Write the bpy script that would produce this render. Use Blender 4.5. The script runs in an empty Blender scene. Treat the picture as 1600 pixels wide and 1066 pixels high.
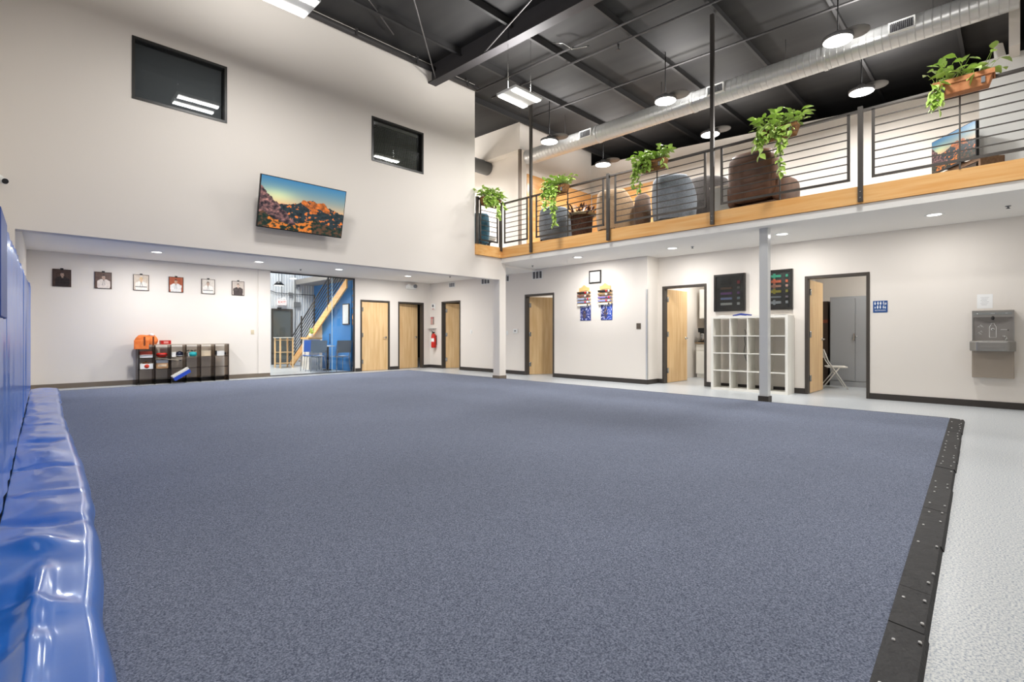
import bpy, bmesh, math, random
from mathutils import Vector, Matrix, noise
random.seed(7)
SC = bpy.context.scene
COL = SC.collection
PI = math.pi

# ------------------------------------------------------------------ camera, world, exposure
cam = bpy.data.objects.new('camera', bpy.data.cameras.new('camera'))
COL.objects.link(cam)
cam.data.sensor_width = 36.0
cam.data.lens = 791.0 / 1600.0 * 36.0
cam.data.shift_y = (522.0 - 533.0) / 1600.0
cam.data.clip_start = 0.02
cam.location = (0, 0, 1.11)
cam.rotation_euler = (PI / 2, 0, -(PI / 2 - math.atan2(785, 791)))
SC.camera = cam
world = bpy.data.worlds.new('world'); SC.world = world; world.use_nodes = True
world.node_tree.nodes['Background'].inputs[0].default_value = (0.9, 0.95, 1.0, 1)
world.node_tree.nodes['Background'].inputs[1].default_value = 0.02
SC.view_settings.view_transform = 'Standard'
SC.view_settings.look = 'None'
SC.view_settings.exposure = 0.0
SC.view_settings.gamma = 1.0
SC.view_settings.use_curve_mapping = False
HIGHBAY_W, HIGHBAY_UP, UFO_W, UFO_UP, DOWN_W, RECESS_W, ROOM_W = 75.0, 92.0, 86.0, 37.0, 27.0, 51.0, 30.0
LAMP_RGB = (1.0, 0.988, 0.972)

def lamp(name, kind, loc, watts, size=0.3, size_y=None, parent=None, spot=None, col=LAMP_RGB):
    d = bpy.data.lights.new(name, kind); d.energy = watts; d.color = col
    if kind == 'AREA':
        d.shape = 'RECTANGLE' if size_y else 'DISK'; d.size = size
        if size_y: d.size_y = size_y
    if kind == 'SPOT':
        d.spot_size = spot or 2.6; d.spot_blend = 0.8; d.shadow_soft_size = size
    o = bpy.data.objects.new(name, d); COL.objects.link(o); o.location = loc
    if parent: o.parent = parent
    return o

# ------------------------------------------------------------------ materials
def lin(r, g, b):
    f = lambda v: (v / 255 / 12.92) if v <= 10.3 else ((v / 255 + 0.055) / 1.055) ** 2.4
    return (f(r), f(g), f(b))
MATS = {}
def mat(name, rgb, rough=0.6, metal=0.0, spec=0.5, rgb2=None, scale=8.0, stretch=(1, 1, 1), lo=0.35, hi=0.65, detail=3.0, bump=0.0,
        bscale=None, coat=0.0, alpha=None, trans=0.0, ior=1.45, emit=None, estr=0.0, sheen=0.0):
    if name in MATS: return MATS[name]
    m = bpy.data.materials.new(name); m.use_nodes = True; MATS[name] = m
    nt = m.node_tree; b = nt.nodes['Principled BSDF']
    c = lin(*rgb)
    b.inputs['Base Color'].default_value = (*c, 1)
    b.inputs['Roughness'].default_value = rough
    b.inputs['Metallic'].default_value = metal
    b.inputs['Specular IOR Level'].default_value = spec
    b.inputs['Coat Weight'].default_value = coat
    b.inputs['Transmission Weight'].default_value = trans
    b.inputs['IOR'].default_value = ior
    b.inputs['Sheen Weight'].default_value = sheen
    if alpha is not None: b.inputs['Alpha'].default_value = alpha
    if emit:
        b.inputs['Emission Color'].default_value = (*lin(*emit), 1); b.inputs['Emission Strength'].default_value = estr
    if rgb2 or bump:
        tc = nt.nodes.new('ShaderNodeTexCoord'); mp = nt.nodes.new('ShaderNodeMapping')
        mp.inputs['Scale'].default_value = stretch
        nt.links.new(tc.outputs['Object'], mp.inputs['Vector'])
    if rgb2:
        n = nt.nodes.new('ShaderNodeTexNoise'); n.inputs['Scale'].default_value = scale; n.inputs['Detail'].default_value = detail
        nt.links.new(mp.outputs['Vector'], n.inputs['Vector'])
        r = nt.nodes.new('ShaderNodeValToRGB')
        r.color_ramp.elements[0].position = lo; r.color_ramp.elements[0].color = (*c, 1)
        r.color_ramp.elements[1].position = hi; r.color_ramp.elements[1].color = (*lin(*rgb2), 1)
        nt.links.new(n.outputs['Fac'], r.inputs['Fac']); nt.links.new(r.outputs['Color'], b.inputs['Base Color'])
    if bump:
        n2 = nt.nodes.new('ShaderNodeTexNoise'); n2.inputs['Scale'].default_value = bscale or scale; n2.inputs['Detail'].default_value = 2
        nt.links.new(mp.outputs['Vector'], n2.inputs['Vector'])
        bp = nt.nodes.new('ShaderNodeBump'); bp.inputs['Strength'].default_value = bump; bp.inputs['Distance'].default_value = 0.01
        nt.links.new(n2.outputs['Fac'], bp.inputs['Height']); nt.links.new(bp.outputs['Normal'], b.inputs['Normal'])
    return m

WALL = mat('wall_paint', (233, 226, 217), 0.75, spec=0.25, bump=0.03, bscale=60)
CEILW = mat('soffit_paint', (240, 236, 230), 0.8, spec=0.2)
ROOF = mat('roof_black', (53, 52, 52), 0.75, spec=0.2, rgb2=(61, 60, 59), scale=0.8, stretch=(3, .4, 1))
STEELB = mat('black_steel', (60, 58, 58), 0.55, spec=0.4)
BRONZE = mat('bronze_frame', (72, 66, 60), 0.45, spec=0.4)
BASEB = mat('baseboard_rubber', (58, 53, 49), 0.55)
BASEB_LIT = mat('baseboard_lit', (120, 108, 94), 0.55)  # same baseboard in a lighter tone, its lighting put into the colour
MAPLE = mat('maple_veneer', (224, 184, 130), 0.38, spec=0.4, rgb2=(238, 204, 154), scale=2.2, stretch=(6, 6, .5), detail=5)
PINE = mat('pine_board', (238, 174, 100), 0.4, spec=0.4, rgb2=(248, 198, 132), scale=2.0, stretch=(3, .5, 9), detail=5)
PLYW = mat('plywood_gloss', (206, 148, 84), 0.22, spec=0.5, rgb2=(226, 176, 116), scale=1.5, stretch=(.6, .6, 6), detail=5)
RAIL = mat('railing_steel', (86, 82, 78), 0.4, metal=0.6)
GALV = mat('galvanised', (212, 212, 210), 0.34, metal=0.5)
CHROME = mat('satin_metal', (190, 190, 188), 0.25, metal=1.0)
WHITEP = mat('white_plastic', (238, 238, 234), 0.5)
WLAM = mat('white_laminate', (240, 237, 228), 0.45)
BLACKP = mat('black_plastic', (26, 26, 27), 0.45)
GREYP = mat('grey_plastic', (120, 122, 124), 0.5)
def thin_glass(name='clear_glass', tint=(.95, .97, .97)):
    m = bpy.data.materials.new(name); m.use_nodes = True; nt = m.node_tree; nt.nodes.clear()
    o = nt.nodes.new('ShaderNodeOutputMaterial'); mx = nt.nodes.new('ShaderNodeMixShader'); fr = nt.nodes.new('ShaderNodeFresnel'); fr.inputs['IOR'].default_value = 1.5
    tr = nt.nodes.new('ShaderNodeBsdfTransparent'); tr.inputs['Color'].default_value = (*tint, 1)
    gl = nt.nodes.new('ShaderNodeBsdfGlossy'); gl.inputs['Roughness'].default_value = .01
    nt.links.new(fr.outputs[0], mx.inputs[0]); nt.links.new(tr.outputs[0], mx.inputs[1]); nt.links.new(gl.outputs[0], mx.inputs[2]); nt.links.new(mx.outputs[0], o.inputs['Surface'])
    return m
GLASS = thin_glass()
VINYL = mat('blue_vinyl', (24, 104, 200), 0.3, spec=0.6, coat=0.7, bump=0.05, bscale=14)
VINYL.node_tree.nodes['Principled BSDF'].inputs['Coat Roughness'].default_value = .12
VINYLP = mat('blue_pad_vinyl', (44, 106, 198), 0.33, spec=0.6, coat=0.3, bump=0.06, bscale=5)
VINYLD = mat('deep_blue_vinyl', (10, 64, 140), 0.5)
PAPER = mat('paper_white', (244, 244, 242), 0.8)
INK = mat('grey_ink', (150, 150, 154), 0.8)
TERRA = mat('terracotta', (186, 116, 70), 0.7, rgb2=(206, 140, 92), scale=14)
COIR = mat('coir_fibre', (122, 84, 50), 0.95, rgb2=(164, 118, 70), scale=60, bump=0.6, bscale=80)
SOIL = mat('soil', (60, 44, 32), 0.95)
LEAF1 = mat('pothos_leaf', (168, 204, 88), 0.4, spec=0.4, rgb2=(206, 226, 130), scale=9)
LEAF2 = mat('pale_leaf', (204, 220, 146), 0.45, rgb2=(164, 200, 90), scale=20)
STEMM = mat('leaf_stem', (140, 164, 74), 0.6)
STAIN = mat('stainless', (150, 148, 144), 0.33, metal=0.7)
LOCKER = mat('locker_grey', (158, 160, 162), 0.45)
RED = mat('red_paint', (206, 40, 26), 0.4)
ORANGE = mat('orange_cloth', (228, 112, 44), 0.8, rgb2=(240, 136, 70), scale=14)
LENS = mat('lamp_lens', (255, 255, 255), 0.5, emit=(255, 253, 248), estr=9.0)
LENSD = mat('downlight_lens', (255, 255, 255), 0.5, emit=(255, 252, 246), estr=4.0)

def attr_mat(name, rough=0.6, emit=0.0):
    m = bpy.data.materials.new(name); m.use_nodes = True
    nt = m.node_tree; b = nt.nodes['Principled BSDF']; b.inputs['Roughness'].default_value = rough
    a = nt.nodes.new('ShaderNodeAttribute'); a.attribute_name = 'Col'
    nt.links.new(a.outputs['Color'], b.inputs['Base Color'])
    if emit:
        b.inputs['Base Color'].default_value = (0, 0, 0, 1)
        nt.links.remove(b.inputs['Base Color'].links[0])
        nt.links.new(a.outputs['Color'], b.inputs['Emission Color']); b.inputs['Emission Strength'].default_value = emit
        b.inputs['Roughness'].default_value = 0.25
    return m
PRINT = attr_mat('printed_sheet', 0.45)
SCREEN = attr_mat('lit_screen', 0.2, 1.0)

def carpet_mat():
    m = bpy.data.materials.new('carpet_blue'); m.use_nodes = True
    nt = m.node_tree; b = nt.nodes['Principled BSDF']; b.inputs['Roughness'].default_value = 0.95
    b.inputs['Specular IOR Level'].default_value = 0.1; b.inputs['Sheen Weight'].default_value = 0.08
    tc = nt.nodes.new('ShaderNodeTexCoord')
    n = nt.nodes.new('ShaderNodeTexNoise'); n.inputs['Scale'].default_value = 170; n.inputs['Detail'].default_value = 3
    nt.links.new(tc.outputs['Object'], n.inputs['Vector'])
    r = nt.nodes.new('ShaderNodeValToRGB')
    r.color_ramp.elements[0].position = 0.34; r.color_ramp.elements[0].color = (*lin(80, 88, 108), 1)
    r.color_ramp.elements[1].position = 0.68; r.color_ramp.elements[1].color = (*lin(150, 158, 178), 1)
    nt.links.new(n.outputs['Fac'], r.inputs['Fac'])
    n3 = nt.nodes.new('ShaderNodeTexNoise'); n3.inputs['Scale'].default_value = 0.5; n3.inputs['Detail'].default_value = 2
    nt.links.new(tc.outputs['Object'], n3.inputs['Vector'])
    mx = nt.nodes.new('ShaderNodeMix'); mx.data_type = 'RGBA'; mx.blend_type = 'MULTIPLY'; mx.inputs[0].default_value = 0.35
    nt.links.new(r.outputs['Color'], mx.inputs[6]); nt.links.new(n3.outputs['Fac'], mx.inputs[7])
    nt.links.new(mx.outputs[2], b.inputs['Base Color'])
    bp = nt.nodes.new('ShaderNodeBump'); bp.inputs['Strength'].default_value = 0.5; bp.inputs['Distance'].default_value = 0.006
    nt.links.new(n.outputs['Fac'], bp.inputs['Height']); nt.links.new(bp.outputs['Normal'], b.inputs['Normal'])
    return m
def terrazzo_mat():
    m = bpy.data.materials.new('epoxy_flake'); m.use_nodes = True
    nt = m.node_tree; b = nt.nodes['Principled BSDF']; b.inputs['Roughness'].default_value = 0.3
    b.inputs['Specular IOR Level'].default_value = 0.5
    tc = nt.nodes.new('ShaderNodeTexCoord')
    v = nt.nodes.new('ShaderNodeTexNoise'); v.inputs['Scale'].default_value = 105; v.inputs['Detail'].default_value = 3; v.inputs['Roughness'].default_value = 0.7
    nt.links.new(tc.outputs['Object'], v.inputs['Vector'])
    r = nt.nodes.new('ShaderNodeValToRGB'); e = r.color_ramp.elements
    e[0].position = 0.36; e[0].color = (*lin(128, 138, 156), 1)
    e[1].position = 0.62; e[1].color = (*lin(218, 220, 219), 1)
    x = e.new(0.44); x.color = (*lin(172, 180, 188), 1)
    x = e.new(0.52); x.color = (*lin(203, 206, 206), 1)
    nt.links.new(v.outputs['Fac'], r.inputs['Fac']); nt.links.new(r.outputs['Color'], b.inputs['Base Color'])
    return m
CARPET = carpet_mat(); TERR = terrazzo_mat()

# ------------------------------------------------------------------ mesh helpers
class G:
    def __init__(s): s.v = []; s.f = []; s.sm = []; s.c = None
    def add(s, vs, fs, smooth=False):
        k = len(s.v); s.v += [tuple(p) for p in vs]
        for q in fs: s.f.append(tuple(i + k for i in q)); s.sm.append(smooth)
        return s
    def box(s, x0, y0, z0, x1, y1, z1):
        if x1 < x0: x0, x1 = x1, x0
        if y1 < y0: y0, y1 = y1, y0
        if z1 < z0: z0, z1 = z1, z0
        return s.add([(x0, y0, z0), (x1, y0, z0), (x1, y1, z0), (x0, y1, z0), (x0, y0, z1), (x1, y0, z1), (x1, y1, z1), (x0, y1, z1)],
                     [(0, 3, 2, 1), (4, 5, 6, 7), (0, 1, 5, 4), (1, 2, 6, 5), (2, 3, 7, 6), (3, 0, 4, 7)])
    def hexa(s, b, t):
        return s.add(list(b) + list(t), [(0, 3, 2, 1), (4, 5, 6, 7), (0, 1, 5, 4), (1, 2, 6, 5), (2, 3, 7, 6), (3, 0, 4, 7)])
    def tube(s, pts, r, n=8, caps=True):
        pts = [Vector(p) for p in pts]; rings = []; prev = None
        rr = r if isinstance(r, (list, tuple)) else [r] * len(pts)
        for i, p in enumerate(pts):
            d = (pts[min(i + 1, len(pts) - 1)] - pts[max(i - 1, 0)]).normalized()
            if prev is None:
                u = d.orthogonal().normalized()
            else:
                u = (prev - d * prev.dot(d))
                u = u.normalized() if u.length > 1e-6 else d.orthogonal().normalized()
            prev = u; w = d.cross(u)
            rings.append([p + (u * math.cos(2 * PI * k / n + PI / n) + w * math.sin(2 * PI * k / n + PI / n)) * rr[i] for k in range(n)])
        vs = [q for rg in rings for q in rg]; fs = []
        for i in range(len(pts) - 1):
            for k in range(n):
                a = i * n + k; b = i * n + (k + 1) % n
                fs.append((a, b, b + n, a + n))
        s.add(vs, fs, n > 4)
        if caps:
            k = len(s.v) - len(vs)
            s.f.append(tuple(k + i for i in range(n))[::-1]); s.sm.append(False)
            s.f.append(tuple(k + len(vs) - n + i for i in range(n))); s.sm.append(False)
        return s
    def lathe(s, prof, c=(0, 0, 0), n=20, axis='z', caps=True):
        vs = []; fs = []
        for r, h in prof:
            for k in range(n):
                a = 2 * PI * k / n; x, y = r * math.cos(a), r * math.sin(a)
                p = (x, y, h) if axis == 'z' else ((x, h, y) if axis == 'y' else (h, x, y))
                vs.append((p[0] + c[0], p[1] + c[1], p[2] + c[2]))
        for i in range(len(prof) - 1):
            for k in range(n):
                a = i * n + k; b = i * n + (k + 1) % n
                fs.append((a, b, b + n, a + n))
        s.add(vs, fs, True); k0 = len(s.v) - len(vs)
        if caps and prof[0][0] > 1e-5: s.f.append(tuple(k0 + k for k in range(n))[::-1]); s.sm.append(False)
        if caps and prof[-1][0] > 1e-5: s.f.append(tuple(k0 + len(vs) - n + k for k in range(n))); s.sm.append(False)
        return s
    def prism(s, poly, h0, h1, axis='z'):
        n = len(poly)
        def P(a, b, h): return (a, b, h) if axis == 'z' else ((a, h, b) if axis == 'y' else (h, a, b))
        vs = [P(a, b, h0) for a, b in poly] + [P(a, b, h1) for a, b in poly]
        fs = [tuple(range(n))[::-1], tuple(range(n, 2 * n))] + [(i, (i + 1) % n, n + (i + 1) % n, n + i) for i in range(n)]
        return s.add(vs, fs)
    def grid(s, fn, nu, nv, smooth=True, wrap_u=False):
        vs = [fn(i / (nu if wrap_u else nu - 1), j / (nv - 1)) for j in range(nv) for i in range(nu)]; fs = []
        for j in range(nv - 1):
            for i in range(nu if wrap_u else nu - 1):
                a = j * nu + i; b = j * nu + (i + 1) % nu
                fs.append((a, b, b + nu, a + nu))
        return s.add(vs, fs, smooth)
    def obj(s, name, m, parent=None, bevel=0.0, seg=2, smooth=False, loc=None, rot=None, kind=None, recalc=True):
        me = bpy.data.meshes.new(name); me.from_pydata(s.v, [], s.f)
        if recalc or bevel:
            bm = bmesh.new(); bm.from_mesh(me)
            if not smooth:
                for f, q in zip(bm.faces, s.sm): f.smooth = q
            bmesh.ops.recalc_face_normals(bm, faces=bm.faces)
            if bevel:
                bmesh.ops.bevel(bm, geom=[e for e in bm.edges if e.is_manifold and e.calc_face_angle(0) > 0.5], offset=bevel, segments=seg, affect='EDGES', profile=0.5)
            bm.to_mesh(me); bm.free()
        else:
            me.polygons.foreach_set('use_smooth', s.sm)
        if smooth:
            me.polygons.foreach_set('use_smooth', [True] * len(me.polygons))
        if m: me.materials.append(m)
        o = bpy.data.objects.new(name, me); COL.objects.link(o)
        if parent: o.parent = parent
        if loc: o.location = loc
        if rot: o.rotation_euler = rot
        if kind: o['kind'] = kind
        return o

def thing(name, label, cat, loc=(0, 0, 0), rz=0.0, group=None, kind=None, rot=None):
    o = bpy.data.objects.new(name, None); COL.objects.link(o)
    o.location = loc; o.rotation_euler = rot or (0, 0, rz); o.empty_display_size = 0.1
    if label: o['label'] = label
    if cat: o['category'] = cat
    if group: o['group'] = group
    if kind: o['kind'] = kind
    return o
def tag(o, label, cat, group=None):
    o['label'] = label; o['category'] = cat
    if group: o['group'] = group
    return o
def dup(root, label=None, loc=None, rz=None, group=None):
    kids = {}
    for ob in list(bpy.data.objects):
        if ob.parent: kids.setdefault(ob.parent.name, []).append(ob)
    def rec(o, parent):
        c = o.copy(); COL.objects.link(c)
        if parent: c.parent = parent
        for k in kids.get(o.name, []): rec(k, c)
        return c
    r = rec(root, None)
    if label: r['label'] = label
    if loc: r.location = loc
    if rz is not None: r.rotation_euler = (0, 0, rz)
    if group: r['group'] = group
    return r
def struct(name, g, m, **k):
    o = g.obj(name, m, **k); o['kind'] = 'structure'; return o
def painted(name, w, h, nx, ny, fn, m, parent=None, loc=(0, 0, 0), rot=None):
    # flat print in the local x-z plane, facing -y; fn(u, v) gives sRGB 0..255
    vs = []; fs = []; cs = []
    for j in range(ny):
        for i in range(nx):
            k = len(vs); x0, x1 = i / nx * w, (i + 1) / nx * w; z0, z1 = j / ny * h, (j + 1) / ny * h
            vs += [(x0, 0, z0), (x1, 0, z0), (x1, 0, z1), (x0, 0, z1)]; fs.append((k, k + 1, k + 2, k + 3))
            c = lin(*[max(0, min(255, t)) for t in fn((i + .5) / nx, (j + .5) / ny)])
            cs += [(*c, 1)] * 4
    me = bpy.data.meshes.new(name); me.from_pydata(vs, [], fs)
    ca = me.color_attributes.new('Col', 'FLOAT_COLOR', 'POINT')
    ca.data.foreach_set('color', [t for c in cs for t in c])
    me.materials.append(m)
    o = bpy.data.objects.new(name, me); COL.objects.link(o); o.location = loc
    if rot: o.rotation_euler = rot
    if parent: o.parent = parent
    return o
def wordmark(name, text, size, m, parent, loc, rot=(PI / 2, 0, 0), depth=0.0008):
    cu = bpy.data.curves.new(name, 'FONT'); cu.body = text; cu.size = size; cu.align_x = 'CENTER'; cu.align_y = 'CENTER'; cu.extrude = depth
    t = bpy.data.objects.new(name + '_tmp', cu); COL.objects.link(t)
    dg = bpy.context.evaluated_depsgraph_get()
    me = bpy.data.meshes.new_from_object(t.evaluated_get(dg)); bpy.data.objects.remove(t)
    me.materials.clear(); me.materials.append(m)
    o = bpy.data.objects.new(name, me); COL.objects.link(o); o.location = loc; o.rotation_euler = rot
    if parent: o.parent = parent
    return o

RX = -PI / 2        # rotation of things on a wall whose face looks to -X (local x runs to -Y, local y into the wall)
# ------------------------------------------------------------------ setting
ROOF_Z = lambda y: 6.86 + 0.035 * (y - 8.83)
LW = lambda y: -0.40 + 0.042 * y       # left wall line
XR, XJ = 10.47, 10.00                  # right wall, its projecting far section
YJ, YF, YB = 5.73, 8.83, 13.75
ZC, ZR, ZS, ZM = 2.83, 2.77, 2.42, 3.12
MX = 8.55                              # mezzanine edge
struct('floor', G().box(-2, -8, -0.2, 18, 20, 0), TERR)

def wall_cells(g, axis, c0, c1, a0, a1, z0, z1, holes):
    A = sorted({a0, a1, *[h[0] for h in holes], *[h[1] for h in holes]}); Z = sorted({z0, z1, *[h[2] for h in holes], *[h[3] for h in holes]})
    for i in range(len(A) - 1):
        for j in range(len(Z) - 1):
            ma, mz = (A[i] + A[i + 1]) / 2, (Z[j] + Z[j + 1]) / 2
            if any(h[0] < ma < h[1] and h[2] < mz < h[3] for h in holes): continue
            if axis == 'x': g.box(c0, A[i], Z[j], c1, A[i + 1], Z[j + 1])
            else: g.box(A[i], c0, Z[j], A[i + 1], c1, Z[j + 1])
    return g
D5 = (4.609, 5.622); D6 = (1.758, 2.754); D4 = (8.395, 9.435); D3 = (12.171, 13.126); D1 = (7.478, 8.473); D2 = (8.772, 9.743)
DH = 2.175
ins = 0.045
hole = lambda d, h=DH: (d[0] + ins, d[1] - ins, 0, h - ins)
g = wall_cells(G(), 'x', XR, XR + .14, -7, YJ + .12, 0, ZC, [hole(D5), hole(D6)])
struct('wall_right', g, WALL)
g = wall_cells(G(), 'x', XJ, XJ + .14, YJ, YB + .14, 0, ZC, [hole(D4), hole(D3, 2.15)]); g.box(XJ + .14, YJ, 0, XR, YJ + .12, ZC)
struct('wall_right_far', g, WALL)
g = wall_cells(G(), 'y', YB, YB + .14, .2, XJ, 0, ZR, [hole(D1, 2.13), hole(D2, 2.13), (4.917, 7.314, 0, 2.745)])
struct('wall_back', g, WALL)
W1 = (1.29, 2.505, 4.435, 5.325); W2 = (5.04, 6.25, 4.47, 5.335)
g = G()
wall_cells(g, 'y', YF, YF + .2, -1.2, 7.68, ZS, 6.95, [(*W1[:2], *W1[2:]), (*W2[:2], *W2[2:])])
g.box(7.68, YF, ZS, MX, YF + .2, 2.94); g.box(MX, YF, ZS, 8.68, YF + .2, ZC)
struct('wall_front', g, WALL)
g = G().hexa([(-.6, 9.03, 0), (.115, 9.03, 0), (.34, YB, 0), (-.6, YB, 0)], [(-.6, 9.031, ZR), (.115, 9.031, ZR), (.34, YB, ZR), (-.6, YB, ZR)])
g.box(-.6, YF, 0, .115, 9.03, ZS)
struct('wall_recess_left', g, WALL)
y0, y1 = -7, 9.1
struct('wall_left', G().hexa([(LW(y0) - .2, y0, 0), (LW(y0), y0, 0), (LW(y1), y1, 0), (LW(y1) - .2, y1, 0)],
                             [(LW(y0) - .2, y0, 7), (LW(y0), y0, 7), (LW(y1), y1, 7), (LW(y1) - .2, y1, 7)]), WALL)
struct('wall_rear', G().box(-1.5, -7.2, 0, 18, -7, 7.2), WALL)
# recess soffit and mezzanine slab undersides
struct('ceiling_recess', G().box(-.6, YF + .2, ZR, 7.9, YB + .14, ZR + .1).box(7.9, YF + .2, ZR, 10.0, YB + .14, ZR + .1), CEILW)
struct('ceiling_mezzanine', G().box(MX, -7, ZC, 13.3, YF + .2, ZC + .11), CEILW)
struct('floor_mezzanine', G().box(MX + .02, -7, ZC + .11, 13.3, YF + .2, ZM).box(7.68, YF + .04, ZR + .17, 13.3, 20, ZM).box(-1.2, YF + .2, ZR + .15, 7.6, YB + .14, ZM), mat('mezz_floor', (150, 145, 140), .7))
struct('trim_1', G().box(MX - .02, -7, ZC, MX, YF, 2.94), mat('slab_edge_paint', (240, 238, 232), .6))
# timber fascia boards of the mezzanine edge
for k, (a, b) in enumerate([(-7, -.4), (-.4, 1.53), (1.53, 5.72), (5.72, YF)]):
    struct('trim_%d' % (k + 2), G().box(MX - .045, a + .002, 2.945, MX + .02, b - .002, 3.19), PINE)
struct('trim_6', G().box(7.68, YF - .045, 2.945, MX - .045, YF + .04, 3.19), PINE)
# columns
o = struct('column_near', G().box(8.72, 2.83, 0, 8.85, 2.96, ZC), mat('column_paint', (206, 207, 206), .3, spec=.6))
G().box(8.705, 2.815, 0, 8.865, 2.975, .1).obj('column_boot', BASEB, o)
o = struct('column_far', G().box(8.47, YF, .0, 8.68, 9.05, ZS), WALL)
G().box(8.455, YF - .012, 0, 8.692, 9.062, .1).obj('column_boot', BASEB_LIT, o)
# corner guard on the projecting wall
struct('trim_7', G().box(XJ - .006, YJ - .004, .1, XJ, YJ + .035, 2.1).box(XJ - .006, YJ - .006, .1, XJ + .035, YJ, 2.1), GALV)
# baseboards
def base_x(n, X, segs, m=BASEB):
    for k, (a, b) in enumerate(segs): struct('baseboard_%s_%d' % (n, k + 1), G().box(X - .012, a, 0, X, b, .1), m)
base_x('right', XR, [(-7, D6[0]), (D6[1], D5[0]), (D5[1], YJ - .012)])
base_x('right_far', XJ, [(YJ - .012, D4[0]), (D4[1], D3[0]), (D3[1], YB - .012)])
struct('baseboard_jog', G().box(XJ, YJ - .012, 0, XR - .012, YJ, .1), BASEB)
for k, (a, b, m) in enumerate([(.34, 4.917, BASEB_LIT), (7.314, D1[0], BASEB), (D1[1], D2[0], BASEB), (D2[1], XJ - .012, BASEB)]):
    struct('baseboard_back_%d' % (k + 1), G().box(a, YB - .012, 0, b, YB, .1), m)
struct('wall_corner_strip', G().box(4.62, YB - .02, .1, 4.917, YB, ZR), WALL)
# outer wall of the rooms and of the mezzanine (its top leaves a dark gap under the roof)
g = G().hexa([(13.2, -7, 0), (13.35, -7, 0), (13.35, 9.55, 0), (13.2, 9.55, 0)], [(13.2, -7, 5.36), (13.35, -7, 5.36), (13.35, 9.55, 6.46), (13.2, 9.55, 6.46)])
struct('wall_mezzanine_outer', g, WALL)
struct('wall_far_end', G().box(17.8, -7, 0, 18, 20, 8), ROOF)
struct('wall_far_back', G().box(8.4, 19.8, 0, 18, 20, 8), ROOF)
for k, y in enumerate((-.9, 3.25, 5.85, 9.62, 11.0)):
    struct('wall_partition_%d' % (k + 1), G().box((XR if y < 5.8 else XJ) + .14, y, 0, 13.2, y + .1, ZC), WALL)
struct('ceiling_rooms', G().box(10.2, YF + .2, ZC - .03, 13.2, 19, ZC + .03), CEILW)
# room block at the far end of the mezzanine
struct('wall_mezzanine_block', G().box(9.93, 9.55, 6.15, 13.2, 13.9, 7.1).box(10.18, 9.55, ZM, 13.2, 13.9, 6.15), WALL)
struct('wall_upper_divider', G().box(7.5, 9.03, ZM, 7.68, YB + .14, 7.05), WALL)
struct('wall_upper_back', G().box(-1.2, YB, ZM - .12, 13.2, YB + .14, 7.2), mat('dark_room_paint', (70, 70, 72), .8))
struct('column_block', G().box(9.93, 9.55, ZM, 10.0, 9.62, 6.15), mat('post_brown', (120, 108, 96), .5))
# short end wall at the near end of the mezzanine
struct('wall_mezzanine_end', G().box(10.55, -.06, 5.38, 13.2, .06, 6.56), WALL)
struct('wall_mezzanine_box', G().box(11.0, -3.2, ZM, 13.2, .4, 5.45), mat('white_wall', (240, 240, 236), .7))

# roof deck, purlins, girder
g = G(); ys = [-7.2, 8.83, 20]
g.hexa([(-2, ys[0], ROOF_Z(ys[0])), (18.2, ys[0], ROOF_Z(ys[0])), (18.2, ys[2], ROOF_Z(ys[2])), (-2, ys[2], ROOF_Z(ys[2]))],
       [(-2, ys[0], ROOF_Z(ys[0]) + .2), (18.2, ys[0], ROOF_Z(ys[0]) + .2), (18.2, ys[2], ROOF_Z(ys[2]) + .2), (-2, ys[2], ROOF_Z(ys[2]) + .2)])
struct('ceiling_roof', g, ROOF)
PURL = mat('purlin_black', (52, 51, 51), .6, spec=.35)
for k in range(9):
    y = 7.86 + 1.43 - 1.43 * k
    z = ROOF_Z(y)
    x0 = -1 if y < YF else 7.7
    struct('roof_purlin', G().box(x0, y - .008, z - .15, 17.8, y + .008, z + .01).box(x0, y - .045, z - .162, 17.8, y + .008, z - .15), PURL)
g = G()
za, zb = 6.43, 6.43 - .034 * 15
for w, t, h0, h1 in ((.2, 1, 0, .03), (.012, 1, .03, .6)):
    g.hexa([(6.47 - w / 2, 8.83, za + h0), (6.47 + w / 2, 8.83, za + h0), (6.47 + w / 2, -7, zb + h0), (6.47 - w / 2, -7, zb + h0)],
           [(6.47 - w / 2, 8.83, za + h1), (6.47 + w / 2, 8.83, za + h1), (6.47 + w / 2, -7, zb + h1), (6.47 - w / 2, -7, zb + h1)])
struct('roof_girder', g, mat('girder_black', (58, 56, 58), .6))
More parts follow.
